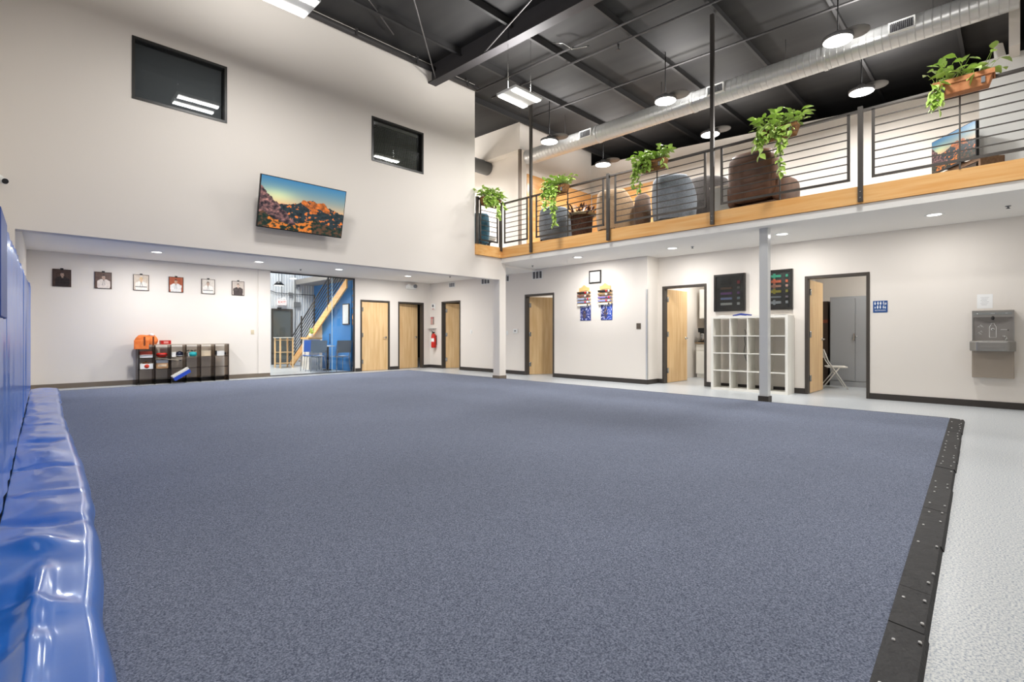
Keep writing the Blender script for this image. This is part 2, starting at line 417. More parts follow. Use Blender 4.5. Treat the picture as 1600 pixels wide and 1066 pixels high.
# ------------------------------------------------------------------ doors
def door(n, loc, rz, w, h, angle, lever=True, m=MAPLE):
    t = thing('door_%d' % n, None, None, loc, rz, kind='structure')
    f = .05; d0, d1 = -.012, .15
    G().box(0, d0, 0, f, d1, h).box(w - f, d0, 0, w, d1, h).box(f, d0, h - f, w - f, d1, h).obj('frame', BRONZE, t, bevel=.004, seg=1)
    lw = w - 2 * f - .008
    hinge_y = .02 if angle == 0 else .13
    lf = G().box(0, 0, 0, lw, .045, h - f - .016).obj('leaf', m, t, bevel=.003, seg=1, loc=(f + .004, hinge_y, .008), rot=(0, 0, math.radians(angle)))
    for z in (.22, h / 2 - .05, h - .35):
        G().box(-.006, -.012, z, .045, .0, z + .115).tube([(-.004, -.006, z), (-.004, -.006, z + .115)], .009, 6).obj('hinge', CHROME, lf)
    if lever:
        hx = lw - .07
        for s, yy in ((-1, 0), (1, .045)):
            G().lathe([(.032, 0), (.032, .008 * s), (.014, .012 * s), (.011, .05 * s)], (hx, yy, 1.0), 12, 'y').tube(
                [(hx, yy + .05 * s, 1.0), (hx - .05, yy + .055 * s, 1.0), (hx - .12, yy + .05 * s, .995)], .01, 6).obj('handle', CHROME, lf)
    return t
door(1, (D1[0], YB, 0), 0, D1[1] - D1[0], 2.13, 0)
door(2, (D2[0], YB, 0), 0, D2[1] - D2[0], 2.13, 8)
d3 = door(3, (XJ, D3[1], 0), RX, D3[1] - D3[0], 2.15, 62)
door(4, (XJ, D4[1], 0), RX, D4[1] - D4[0], DH, 63)
door(5, (XR, D5[1], 0), RX, D5[1] - D5[0], DH, 88)
door(6, (XR, D6[1], 0), RX, D6[1] - D6[0], DH, 90)

# ------------------------------------------------------------------ upper windows
def window(n, w4, blind):
    x0, x1, z0, z1 = w4; w, h = x1 - x0, z1 - z0
    t = thing('window_%d' % n, None, None, (x0, YF, z0), 0, kind='structure')
    f = .035
    G().box(0, -.01, 0, f, .2, h).box(w - f, -.01, 0, w, .2, h).box(f, -.01, 0, w - f, .2, f).box(f, -.01, h - f, w - f, .2, h).obj('frame', mat('window_frame_dark', (48, 46, 43), .35), t)
    G().box(f, .045, f, w - f, .055, h - f).obj('pane', GLASS, t)
    if not blind: G().box(f + .01, .13, f, w - f - .01, .14, h - f).obj('blackout_blind', mat('blackout', (74, 75, 78), .55), t)
    s = mat('blind_slat', (120, 117, 108), .6)
    if blind:
        n_s = 26
        for k in range(n_s):
            z = f + .02 + (h - 2 * f - .1) * k / (n_s - 1)
            G().hexa([(f + .03, .108, z), (w - f - .06, .108, z), (w - f - .06, .122, z + .019), (f + .03, .122, z + .019)],
                     [(f + .03, .106, z + .002), (w - f - .06, .106, z + .002), (w - f - .06, .120, z + .021), (f + .03, .120, z + .021)]).obj('slat', s, t)
        G().box(f + .02, .09, h - f - .06, w - f - .05, .14, h - f).obj('headrail', s, t)
        for xx in (.28, .5, .72, .93):
            G().tube([(w * xx, .1, f), (w * xx, .1, h - f)], .003, 5).obj('cord', mat('blind_cord', (120, 118, 112), .7), t)
    return t
window(1, W1, False); window(2, W2, True)

# ------------------------------------------------------------------ lobby behind the glass panel
BLUEW = mat('lobby_blue', (46, 132, 204), .55)
struct('wall_lobby_blue', G().box(8.4, YB + .14, 0, 8.52, 19.0, 6.5), BLUEW)
SIDE = mat('white_siding', (222, 224, 226), .5)
wl = G().box(2.5, 19.0, 0, 6.83, 19.15, 6.6).box(7.6, 19.0, 0, 8.52, 19.15, 6.6).box(6.83, 19.0, 2.03, 7.6, 19.15, 6.6)
wl = struct('wall_lobby_siding', wl, SIDE)
for k in range(40):
    x = 4.6 + k * .095
    z0 = 2.1 if 6.75 < x < 7.68 else 0
    G().prism([(x - .02, 19.0), (x - .008, 18.98), (x + .008, 18.98), (x + .02, 19.0)], z0, 6.5).obj('panel', SIDE, wl)
struct('wall_lobby_left', G().box(2.4, YB + .14, 0, 2.5, 19.15, 6.5), WALL)
t = thing('door_7', None, None, (6.83, 19.0, 0), 0, kind='structure')
G().box(0, -.03, 0, .06, .1, 2.03).box(.7, -.03, 0, .76, .1, 2.03).box(.06, -.03, 1.97, .7, .1, 2.03).obj('frame', BRONZE, t)
G().box(.06, .0, .0, .7, .02, 1.97).obj('pane', mat('dim_glass', (96, 100, 96), .12, spec=.7), t)
t = thing('window_3', None, None, (4.917, YB, 0), 0, kind='structure')
gw = 7.314 - 4.917
G().box(0, .04, .0, gw, .052, 2.745).obj('pane', GLASS, t)
G().box(0, .02, 2.71, gw, .08, 2.745).box(0, .02, 0, gw, .08, .02).box(gw - .03, .02, .02, gw, .08, 2.71).obj('frame', STEELB, t)
G().tube([(1.62, .0, .82), (1.62, .0, 1.12)], .012, 8).tube([(1.62, .0, .84), (1.62, .04, .84)], .01, 6).tube([(1.62, .0, 1.10), (1.62, .04, 1.10)], .01, 6).obj('handle', STEELB, t)
G().box(1.70, .036, .02, 1.712, .057, 2.71).obj('joint', mat('glass_edge', (190, 214, 224), .2), t)
# stair
st = thing('staircase', 'straight staircase with timber stringers and steel rails behind the glass panel', 'staircase', (7.15, 18.1, 0))
sl = .63
for x in (0, 1.05):
    nm = 'stringer'
    L = 4.12
    G().prism([(0, -.0), (.0, .14), (-L, L * sl + .16), (-L, L * sl - .12), (-.2, 0)], x, x + .045, 'x').obj(nm, PINE, st)
for k in range(17):
    y = -.25 - k * .28; z = .28 * sl * (k + 1)
    if y < -3.9: break
    G().box(.195, y - .27, z - .03, 1.05, y + .02, z).obj('tread', PLYW, st)
pts = [(0.02, .42, 1.02), (.02, -3.2, 1.02 + 3.62 * sl * 1.06)]
for k in range(7):
    dz = -.02 - k * .125
    G().tube([(.02, .3, .75 + dz), (.02, -4.1, .75 + dz + 4.4 * sl * 1.05)], .022 if k == 0 else .014, 6).obj('rail', STEELB, st)
for y in (-.1, -.9, -1.9, -2.9):
    G().box(0, y - .02, -y * sl * 1.0 + .0 if y < -.2 else 0, .04, y + .02, 1.1 - y * sl * 1.06 + .02).obj('post', STEELB, st)
G().prism([(-2.2, 0), (-2.2, 2.2 * sl + .1), (-4.12, 4.12 * sl + .1), (-4.12, 0)], .15, .19, 'x').obj('under_panel', BLUEW, st)
G().prism([(-.5, 0), (-.5, .5 * sl + .1), (-2.2, 2.2 * sl + .1), (-2.2, 0)], .15, .19, 'x').obj('under_panel', mat('cream_panel', (232, 222, 210), .6), st)
def cafe_chair(label, loc, rz, cm):
    t = thing('cafe_chair', label, 'chair', loc, rz, 'chairs in the lobby behind the glass')
    G().grid(lambda u, v: ((u - .5) * .46, .02 + (v - .5) * .42, .455 + .02 * (2 * u - 1) ** 2 - .015 * math.sin(v * PI)), 7, 6).grid(lambda u, v: ((u - .5) * .46, .02 + (v - .5) * .42, .435 + .02 * (2 * u - 1) ** 2 - .015 * math.sin(v * PI)), 7, 6).obj('seat', cm, t)
    G().grid(lambda u, v: ((u - .5) * .46, .225 + .06 * v - .05 * math.sin(u * PI), .56 + .36 * v), 7, 5).grid(lambda u, v: ((u - .5) * .46, .24 + .06 * v - .05 * math.sin(u * PI), .56 + .36 * v), 7, 5).obj('backrest', cm, t)
    for sx in (-1, 1):
        G().tube([(sx * .2, -.17, .44), (sx * .23, -.22, 0)], .011, 6).obj('leg', CHROME, t)
        G().tube([(sx * .2, .28, .62), (sx * .19, .2, .44), (sx * .23, .24, 0)], .011, 6).obj('leg', CHROME, t)
    return t
cafe_chair('bright blue shell chair behind the glass, beside the stair foot', (6.6, 15.2, 0), -.6, mat('chair_blue', (30, 96, 190), .4))
cafe_chair('grey-backed shell chair seen square from behind through the glass', (6.55, 14.68, 0), PI - .1, mat('chair_grey', (142, 160, 180), .45))
cafe_chair('grey-backed shell chair nearest the blue wall behind the glass', (7.04, 14.18, 0), PI + .05, mat('chair_grey', (142, 160, 180), .45))
t = thing('cafe_table', 'round white-topped cafe table between the lobby chairs', 'table', (7.04, 14.95, 0))
G().lathe([(.0, .72), (.2, .72), (.21, .735), (.2, .75), (0, .75)], n=28).obj('tabletop', WLAM, t)
G().tube([(0, 0, .02), (0, 0, .72)], .035, 10).obj('pedestal', BLACKP, t)
G().lathe([(.16, 0), (.16, .015), (.05, .03)], n=20).obj('base', BLACKP, t)
t = thing('reception_cart', 'narrow pale wood stand with open shelves in front of the lobby door', 'stand', (6.35, 16.9, 0), .1)
for x in (0, .42):
    for y in (0, .36): G().box(x, y, 0, x + .04, y + .04, .98).obj('leg', MAPLE, t)
for z in (.14, .5, .9): G().box(.04, .04, z, .42, .36, z + .02).obj('shelf', MAPLE, t)
G().box(-.02, -.02, .98, .48, .42, 1.0).obj('top', WLAM, t)
t = thing('lobby_counter', 'wood-fronted lobby counter below the stair', 'counter', (6.72, 15.55, 0), 0)
G().box(0, 0, 0, .36, .5, .95).obj('body', mat('counter_pale', (236, 226, 214), .6), t)
G().box(-.04, -.04, .95, .40, .54, 1.0).obj('top', PINE, t)
t = thing('potted_plant', 'small leafy plant in a pot on the lobby counter', 'plant', (6.9, 15.8, 1.0))
G().lathe([(.05, 0), (.07, .11), (.06, .11)], n=12).obj('pot', WHITEP, t)
g = G()
for k in range(22):
    a = random.uniform(0, 6.28); r = random.uniform(.03, .11); z = random.uniform(.13, .28)
    g.add([(0, 0, .1), (r * math.cos(a - .3), r * math.sin(a - .3), z), (1.4 * r * math.cos(a), 1.4 * r * math.sin(a), z + .03), (r * math.cos(a + .3), r * math.sin(a + .3), z)], [(0, 1, 2, 3)])
g.obj('foliage', LEAF1, t, kind='stuff')
# lobby wall fittings
t = thing('exit_sign', 'white exit sign with red letters hanging above the lobby door', 'sign', (7.0, 18.86, 2.16))
G().box(0, 0, 0, .32, .04, .2).obj('body', mat('exit_white', (244, 236, 232), .5, emit=(255, 220, 214), estr=.5), t)
G().tube([(.16, .02, .2), (.16, .02, 3.4)], .008, 6).obj('stem', GREYP, t)
wordmark('lettering', 'EXIT', .13, RED, t, (.16, -.003, .1))
o = G().lathe([(.0, -.06), (.06, -.05), (.08, 0)], (7.11, 18.98, 2.07), 12).obj('dome_camera', BLACKP); tag(o, 'small dark dome camera under the exit sign', 'camera')
for k, (x, z, s, lb) in enumerate([(7.74, 2.94, .14, 'upper grey electrical box on the white lobby siding'), (7.74, 2.2, .19, 'lower grey electrical box on the white lobby siding'), (7.5, 2.58, .11, 'small junction box on the horizontal lobby conduit')]):
    tag(G().box(x - s * .6, 18.9, z - s / 2, x + s * .6, 18.98, z + s / 2).obj('electrical_box', GREYP, bevel=.006, seg=1), lb, 'box', 'electrical boxes in the lobby')
o = G().tube([(6.5, 18.95, 2.8), (6.8, 18.95, 2.66), (7.0, 18.95, 2.6), (8.36, 18.95, 2.58)], .015, 6).tube([(7.66, 18.95, .2), (7.66, 18.95, 3.6)], .015, 6).obj('conduit', GREYP)
tag(o, 'grey electrical conduit crossing the white lobby siding', 'conduit')
t = thing('framed_poster', 'narrow white framed poster on the blue panel under the stair', 'picture', (7.30, 14.46, 1.39), RX)
G().box(0, -.03, 0, .4, 0, .63).obj('frame', BRONZE, t)
G().box(.03, -.034, .03, .37, -.03, .60).obj('sheet', PAPER, t)
t = thing('lobby_pendant', 'dark cone pendant lamp hanging in the lobby stairwell', 'lamp', (6.02, 16.1, 2.6))
G().lathe([(.02, .14), (.06, .12), (.17, 0), (.165, 0), (.05, .11)], n=20).obj('shade', BLACKP, t)
G().lathe([(.0, .0), (.15, .005)], n=20).obj('bulb', LENSD, t)
G().tube([(0, 0, .14), (0, 0, 4.5)], .006, 5).obj('cord', BLACKP, t)
lamp('lobby_fill_and_bulb', 'AREA', (5.6, 16.4, 5.8), 340, 2.0, 2.0)  # unseen area light without a fixture, added to brighten the lobby
lamp('lobby_fill_and_bulb', 'AREA', (6.02, 16.1, 2.59), 45, .28)

# ------------------------------------------------------------------ carpet and its edging
o = G().prism([(-.145, .235), (8.55, .585), (8.55, 12.85), (.385, 12.85)], 0, .032).obj('carpet', CARPET); tag(o, 'large dark slate-blue carpet covering the gym floor', 'carpet')
o = G().box(8.551, .6, 0, 8.565, 12.85, .034).box(.39, 12.851, 0, 8.565, 12.862, .034).obj('carpet_binding', mat('binding', (44, 46, 54), .8)); tag(o, 'thin dark binding along the far edges of the carpet', 'trim')
es = thing('edge_strip', 'black screwed-down edging strip along the near right side of the carpet', 'edging', (0, 0, 0))
RUB = mat('black_edging', (22, 21, 23), .6, rgb2=(36, 35, 36), scale=14, bump=.3, bscale=50)
inn = lambda x: .238 + (.582 - .238) * x / 8.55; outr = lambda x: .13 + (.447 - .13) * x / 8.55
xs = [-.3]; 
while xs[-1] < 8.4: xs.append(xs[-1] + (.37 if random.random() < .3 else .66))
xs[-1] = 8.565
scr = G()
for a, b in zip(xs[:-1], xs[1:]):
    h = .034 + random.uniform(0, .003); a2 = a + .003; j = random.uniform(-.004, .004)
    G().hexa([(a2, outr(a) + j, 0), (b, outr(b) + j, 0), (b, inn(b), 0), (a2, inn(a), 0)], [(a2, outr(a) + .012 + j, h - .01), (b, outr(b) + .012 + j, h - .01), (b, inn(b) + .004, h), (a2, inn(a) + .004, h)]).obj('strip', RUB, es)
    n = max(2, int((b - a) / .16))
    for k in range(n):
        for s in (.22, .78):
            if random.random() < .3: continue
            x = a + (k + .5) / n * (b - a) + random.uniform(-.05, .05); y = outr(x) + (inn(x) - outr(x)) * (s + random.uniform(-.06, .06))
            scr.lathe([(.0065, .0), (.0055, .006), (0, .007)], (x, y, h - .006 if s < .5 else h - .003), 7)
scr.obj('screws', mat('screw_head', (214, 214, 212), .4, metal=.3), es, kind='stuff')

# ------------------------------------------------------------------ wall pads and floor cushion at left
FL = lambda y: -.17 + .042 * y
ang = math.atan(.042)
pad_y = 13.0; padn = 0
heights = [2.06, 2.0, 1.96, 1.93, 1.91, 1.9, 1.86, 1.78, 1.8, 1.8, 1.8, 1.8, 1.8]
names = ['farthest blue wall pad, at the corner of the recess', 'second blue wall pad from the recess corner', 'third blue wall pad from the recess corner', 'fourth blue wall pad from the recess corner', 'fifth blue wall pad from the recess corner', 'sixth blue wall pad from the recess corner', 'seventh blue wall pad from the recess corner', 'blue wall pad with a darker flap at the left edge of the photo']
for k in range(8):
    y0 = pad_y - 1.2
    ym = (y0 + pad_y) / 2
    t = thing('wall_pad', names[k], 'pad', (FL(y0), y0, 0), PI / 2 - ang, 'blue wall pads along the left wall')
    H = heights[k]
    def face(u, v, H=H, k=k):
        x = .012 + u * 1.176; z = .13 + v * (H - .13)
        e = min(u, 1 - u) * 1.176; ez = (1 - v) * (H - .13)
        r = .05
        y = 0.0
        if e < r: y += r - math.sqrt(max(0, r * r - (r - e) ** 2))
        if ez < .1: y += (.1 - math.sqrt(max(0, .01 - (.1 - ez) ** 2))) * .9
        y += .010 * noise.noise((x * 6 + k * 7, z * .6, k)) + .006 * math.sin(x * 16 + k) * (.4 + .6 * v)
        return (x, y, z)
    G().grid(face, 40, 30).obj('cover', VINYLP, t, smooth=True)
    G().box(.012, .05, .0, 1.188, .22, H - .06).obj('board', VINYLD, t)
    if k == 7:
        G().box(.3, -.012, 1.2, .9, .02, 1.77).obj('flap', VINYLD, t, bevel=.008, seg=3)
    pad_y = y0
def mat_pt(u, v):
    y = 12.92 - v * 13.4
    W_ = ((-1, .27), (1, .29), (2.04, .325), (2.97, .365), (4.08, .40), (5.26, .405), (8.5, .363), (13.0, .393))
    w = .3
    for (ya, wa), (yb, wb) in zip(W_[:-1], W_[1:]):
        if ya <= y <= yb: w = wa + (wb - wa) * (y - ya) / (yb - ya)
    w += .012 * noise.noise((0, y * 1.3, 3))
    hgt = .105 + .025 * noise.noise((1.3, y * .7, 9)) + .02 * min(1, max(0, (9 - y) / 6))
    x0 = FL(y) + .005
    if u < .55:
        q = u / .55; x = x0 + q * (w - .07); z = hgt + .012 * math.sin(q * PI)
    else:
        q = (u - .55) / .45; a = q * PI * .5; x = x0 + w - .07 + .07 * math.sin(a); z = hgt * math.cos(a) ** .8
    q = min(1, u / .55)
    amp = min(1, .25 + (1 - abs(2 * q - 1)) * 1.0) * (1 if u < .55 else max(0, 1 - (u - .55) * 2.4))
    f = 0
    f += .030 * noise.noise((x * 2.0 + y * .9, y * 1.5 - x * 1.5, 2))
    f += .012 * noise.noise((x * 6 + y * 1.2, y * 4.2 - x * 3, 5))
    for yc, s, d, tl in ((3.35, .10, .05, .7), (3.75, .07, -.05, .6), (4.35, .05, .03, .2), (2.55, .05, .028, .5), (5.2, .06, -.03, .2), (6.3, .09, -.035, .1), (7.6, .08, .03, .2), (8.7, .1, -.03, .0), (10.4, .12, .02, .1), (2.2, .06, -.03, -.4), (11.8, .1, -.02, 0)):
        f += d * math.exp(-((y - yc + tl * (x - x0) + .06 * noise.noise((x * 5, yc, 4))) / s) ** 2) * (.55 + .9 * noise.noise((x * 4.5, yc * 3, 8)))
    if y < 3.1: f += .03 * math.exp(-((x - x0 - .13 - .03 * (y - 2)) / .03) ** 2) * min(1, (3.1 - y) / .5)
    z += f * amp
    x += .015 * noise.noise((3, y * 2.3, 1)) * u
    if v < .012: z *= .45 + .55 * (v / .012)
    return (x, y, max(.033 if u > .97 else .036, z))
t = thing('floor_cushion', 'long wrinkled glossy blue vinyl cushion on the floor along the wall pads', 'cushion', (0, 0, 0))
G().grid(mat_pt, 30, 560).obj('cover', VINYL, t, smooth=True)
G().prism([(FL(12.9) + .02, 12.9), (FL(-.4) + .02, -.4), (FL(-.4) + .3, -.4), (FL(12.9) + .3, 12.9)], .034, .05).obj('base', VINYLD, t)

# ------------------------------------------------------------------ security camera
t = thing('security_camera', 'white bullet security camera on the upper wall at the left edge', 'camera', (-.035, YF, 2.99))
G().lathe([(.055, 0), (.055, -.03), (.03, -.04)], (0, 0, .02), 14, 'y').obj('mount', WHITEP, t)
G().tube([(0, -.03, .02), (.0, -.06, .0)], .015, 8).obj('arm', WHITEP, t)
G().tube([(-.02, -.02, .02), (.062, -.16, -.03)], .038, 14).obj('body', WHITEP, t)
G().tube([(.058, -.155, -.028), (.066, -.168, -.033)], .033, 14).obj('lens', BLACKP, t)

# ------------------------------------------------------------------ television with mountain picture
def ridge(u, seed, base, amp, f):
    return base + amp * (noise.fractal((u * f + seed, seed, 0), 0.7, 2.1, 5))
def mountain(u, v):
    s = noise.fractal((u * 6, v * 7, 1.3), .7, 2.2, 4); s2 = noise.fractal((u * 20, v * 16, 4.1), .8, 2.0, 3)
    def env(u):
        P = ((0, .46), (.28, .50), (.42, .56), (.50, .66), (.56, .65), (.60, .68), (.66, .63), (.73, .67), (.80, .58), (.88, .54), (1, .48))
        for (a, p), (b, q) in zip(P[:-1], P[1:]):
            if u <= b: return p + (q - p) * (u - a) / (b - a)
        return .48
    main = env(u) + .022 * noise.fractal((u * 26, 2, 0), .8, 2.2, 4)
    left = .80 - 1.55 * u + .05 * noise.fractal((u * 22, 7, 0), .6, 2.2, 4) if u < .4 else 0
    fore = .16 + .16 * abs(u - .36) + .06 * math.sin(u * 11 + 1) + .07 * noise.fractal((u * 10, 12, 0), .7, 2.2, 4)
    hz = .52
    if v > max(main, left, hz - .06 + .05 * math.sin(u * 5)):
        t = max(0, (v - .5) / .5); gl = math.exp(-((u - .18) ** 2 / .05 + (v - .66) ** 2 / .02))
        r, g_, b = 240 - 172 * t ** .7, 186 - 52 * t, 138 + 42 * t ** .6
        return (r + 60 * gl, g_ + 60 * gl, b + 20 * gl)
    if v < fore:
        k = max(0, min(1, .5 + 1.6 * s2 + .6 * s)); w = 1 if .1 < u < .62 else .35
        return (30 + 200 * k * w, 40 + 90 * k * w, 34 + 20 * k) if k > .45 else (26 + 30 * k, 46 + 40 * k, 40 + 20 * k)
    if left and v < left:
        k = .5 + 1.2 * s2; return (60 + 90 * k, 48 + 60 * k, 54 + 50 * k)
    if v < main:
        lit = (.44 < u < .82 and v > .40 and s + 1.2 * (v - .52) + .6 * math.sin(u * 30 + v * 20) * .3 > .02) or (s2 > .42 and u > .3)
        k = .5 + s2
        return (150 + 80 * k, 84 + 40 * k, 44 + 12 * k) if lit else (32 + 26 * k, 44 + 28 * k, 50 + 26 * k)
    return (190 - 60 * u, 122 - 20 * u, 84 + 50 * u)
def tv(label, loc, rot, w, h, wall=True):
    t = thing('television', label, 'television', loc, rot=rot)
    G().box(0, 0, 0, w, .045, h).obj('housing', BLACKP, t, bevel=.004, seg=1)
    painted('screen', w - .024, h - .03, 150, 84, mountain, SCREEN, t, (.012, -.002, .018))
    return t
yt, zt, yb_, zb_ = 8.45, 3.65, 8.65, 2.84
t = tv('wall television tilted down showing a mountain at sunset, below two dark windows', (2.885, yb_, zb_), (math.atan2(.20, .81), 0, 0), 1.445, .834)
G().box(.55, .045, .25, .9, .12, .6).box(.6, .12, .38, .85, .285, .46).obj('wall_mount', STEELB, t)

# ------------------------------------------------------------------ portraits
def portrait(bg, cloth, skin, hair, pose):
    def fn(u, v):
        n = 14 * noise.noise((u * 7 + pose, v * 7, pose))
        du = u - .5 - .03 * math.sin(pose)
        hd = (du / .115) ** 2 + ((v - .72) / .15) ** 2
        if hd < 1:
            c = hair if (v > .79 or hd > .82 and v > .7) else skin
            if c == skin and abs(v - .73) < .018 and .03 < abs(du) < .075: c = [s * .45 for s in skin]
            if c == skin and abs(v - .645) < .012 and abs(du) < .04: c = [s * .6 for s in skin]
        elif abs(du) < .06 and .5 < v < .62: c = [s * .85 for s in skin]
        elif v < .58 and abs(du) < .16 + .26 * max(0, min(1, (.58 - v) / .13)) - (.1 * max(0, .3 - v)): 
            c = cloth
            if abs(abs(du) - (.58 - v) * .22) < .018 and v > .2: c = [s * .7 for s in cloth]
            if abs(v - .22) < .03 and pose % 2: c = [s * .35 for s in cloth]
        else: c = bg
        return [x + n for x in c]
    return fn
PP = [((70, 50, 42), (38, 28, 26), (176, 150, 132), (70, 56, 48), 1, 'sepia portrait of a person in dark jacket, first in the row of six'),
      ((96, 72, 62), (226, 214, 204), (190, 160, 142), (40, 28, 24), 2, 'sepia portrait of a person in white uniform, second in the row'),
      ((206, 190, 172), (232, 226, 216), (226, 190, 150), (206, 170, 120), 3, 'very pale faded portrait with thin dark frame, third in the row'),
      ((168, 84, 52), (226, 224, 220), (212, 168, 140), (40, 30, 28), 4, 'colour portrait on orange ground, person in white uniform, fourth in row'),
      ((216, 206, 194), (236, 230, 222), (190, 160, 140), (90, 74, 64), 5, 'pale sketch-like portrait on cream ground, fifth in the row'),
      ((200, 186, 174), (62, 48, 46), (214, 184, 164), (70, 56, 50), 6, 'portrait of a person in black top on pale ground, sixth in the row')]
for k, (bg, cl, sk, hr, ps, lb) in enumerate(PP):
    x = .715 + k * .658
    t = thing('portrait', lb, 'picture', (x, YB, 2.072), 0, 'portraits on the recess wall')
    w, h = .287, .353
    G().box(0, -.018, 0, w, 0, h).obj('frame', mat('frame_brown', (62, 46, 40), .4), t)
    painted('print', w - .024, h - .024, 34, 42, portrait(bg, cl, sk, hr, ps), PRINT, t, (.012, -.0195, .012))
    G().box(w / 2 - .025, -.026, h - .012, w / 2 + .025, -.018, h + .022).obj('clip', BLACKP, t, bevel=.003, seg=1)

# ------------------------------------------------------------------ dark display rack and what lies on it
SMOKE = thin_glass('smoked_acrylic', (.56, .48, .41))
SMOKEL = thin_glass('smoked_acrylic_pale', (.86, .82, .77))
SX0, SX1, SYF, SYB = 2.08, 3.84, 13.42, 13.70
t = thing('display_rack', 'low dark open-backed display rack with six bays by the recess wall', 'shelf', (SX0, SYF, 0))
W = SX1 - SX0; D = SYB - SYF
for k in range(7): G().box(W * k / 6 - .012, 0, 0, W * k / 6 + .012, D, .862).obj('divider', SMOKE, t)
for z in (.115, .335, .585): G().box(.012, .01, z - .008, W - .012, D, z + .008).obj('shelf', SMOKEL, t)
G().box(-.014, -.005, .862, W + .014, D + .005, .88).obj('top', SMOKEL, t)
G().box(.3, D - .02, .012, W - .012, D - .008, .107).obj('kick_board', mat('rack_dark', (28, 24, 22), .4), t)
bx = lambda k: SX0 + W * k / 6 + .03
def simple(name, label, cat, parts, loc, rz=0, group='things on the display rack'):
    t = thing(name, label, cat, loc, rz, group)
    for nm, g, m in parts: g.obj(nm, m, t)
    return t
# orange bag on top
t = thing('tote_bag', 'orange cloth bag slumped over the left end of the rack top', 'bag', (SX0 + .16, SYF + .12, .88), 0, 'things on the display rack')
def bag(u, v):
    a = u * 2 * PI; r = .17 + .05 * math.sin(v * PI) + .015 * math.sin(3 * a)
    return (math.cos(a) * r * 1.05 * (1 - .18 * v), math.sin(a) * r * .62 * (1 - .4 * v), .2 * v + .012 * math.sin(a * 2) * v)
G().grid(bag, 24, 8, wrap_u=True).prism([(.16 * math.cos(i * PI / 6), .09 * math.sin(i * PI / 6)) for i in range(12)], .165, .175).obj('body', ORANGE, t)
G().box(-.245, -.145, -.1, .02, -.13, .1).obj('side_flap', ORANGE, t, bevel=.005, seg=1)
for x in (-.06, .1): G().box(x - .015, -.152, -.02, x + .015, -.128, .17).obj('strap', mat('strap_brown', (120, 58, 28), .8), t)
G().lathe([(.0, .22), (.04, .2), (.05, .16)], (.09, 0, .03), 10).obj('contents', WHITEP, t)
G().lathe([(0, .2), (.05, .19), (.06, .15)], (-.1, .02, .0), 10).obj('contents', WHITEP, t)
REDB = mat('red_box', (190, 34, 26), .45)
simple('gift_box', 'patterned red box standing on top of the rack', 'box', [('body', G().box(0, 0, 0, .19, .16, .085), REDB), ('pattern', G().box(.05, -.002, .02, .14, 0, .065), mat('pink', (236, 150, 140), .6))], (SX0 + .41, SYF + .04, .88))
simple('carton', 'dull red flat carton in the top left bay of the rack', 'box', [('body', G().box(0, 0, 0, .22, .2, .07), mat('brick_red', (160, 60, 42), .6)), ('lid', G().box(-.003, -.003, .05, .223, .203, .072), mat('brick_red2', (176, 70, 50), .6))], (bx(0), SYF + .05, .655))
simple('paper_pile', 'pile of white sheets below the dull red carton', 'papers', [('sheets', G().box(0, 0, 0, .23, .2, .055), PAPER), ('top_sheet', G().hexa([(.01, -.02, .055), (.235, -.01, .055), (.22, .19, .055), (0, .18, .055)], [(.01, -.02, .06), (.235, -.01, .06), (.22, .19, .06), (0, .18, .06)]), PAPER)], (bx(0), SYF + .05, .5935))
simple('bowl', 'bright red bowl-shaped pad in the second top bay of the rack', 'pad', [('body', G().lathe([(.07, 0), (.105, .03), (.105, .07), (.09, .09), (0, .095)], n=20), RED), ('band', G().lathe([(.107, .03), (.108, .045), (.107, .06)], n=20), mat('dark_red', (120, 16, 14), .5))], (bx(1) + .12, SYF + .14, .5935))
simple('headgear', 'dark navy padded headgear in the third top bay of the rack', 'helmet', [('shell', G().lathe([(.06, 0), (.075, .04), (.065, .1), (0, .13)], n=18), mat('navy', (24, 30, 56), .5)), ('strap', G().tube([(-.075, -.02, .03), (0, -.082, .02), (.075, -.02, .03)], .01, 6), mat('light_grey', (190, 192, 196), .6))], (bx(2) + .17, SYF + .14, .5935))
simple('white_carton', 'small cream carton left of the navy headgear', 'box', [('body', G().box(0, 0, 0, .08, .15, .11), PAPER), ('flap', G().box(0, -.002, .09, .09, 0, .11), WLAM)], (bx(2), SYF + .08, .5935))
simple('focus_mitt', 'turquoise round mitt in the fourth top bay of the rack', 'mitt', [('pad', G().lathe([(.06, 0), (.085, .03), (.08, .09), (0, .11)], n=18), mat('turquoise', (40, 176, 182), .5)), ('cuff', G().box(-.1, -.03, 0, -.07, .07, .08), PAPER)], (bx(3) + .13, SYF + .12, .5935))
simple('dark_glove', 'dark crumpled glove lying over the turquoise mitt', 'glove', [('palm', G().grid(lambda u, v: ((u - .5) * .2, (v - .5) * .12, .02 + .02 * math.sin(u * 9) * math.sin(v * 4)), 9, 6).grid(lambda u, v: ((u - .5) * .2, (v - .5) * .12, .0), 9, 6), BLACKP), ('cuff', G().box(-.12, -.04, 0, -.1, .04, .03), BLACKP)], (bx(3) + .12, SYF + .16, .705))
simple('cream_box', 'cream box in the fifth top bay of the rack', 'box', [('body', G().box(0, 0, 0, .2, .16, .12), mat('cream', (226, 208, 178), .6)), ('lid', G().box(-.003, -.003, .1, .203, .163, .123), mat('cream2', (232, 218, 190), .6))], (bx(4), SYF + .08, .5935))
simple('camera_pair', 'white carton with black ends in the sixth top bay of the rack', 'box', [('body', G().box(.03, 0, 0, .19, .12, .11), WHITEP), ('end', G().box(0, -.003, .02, .03, .12, .12), BLACKP), ('end', G().box(.19, -.003, .02, .23, .12, .08), BLACKP)], (bx(5), SYF + .06, .5935))
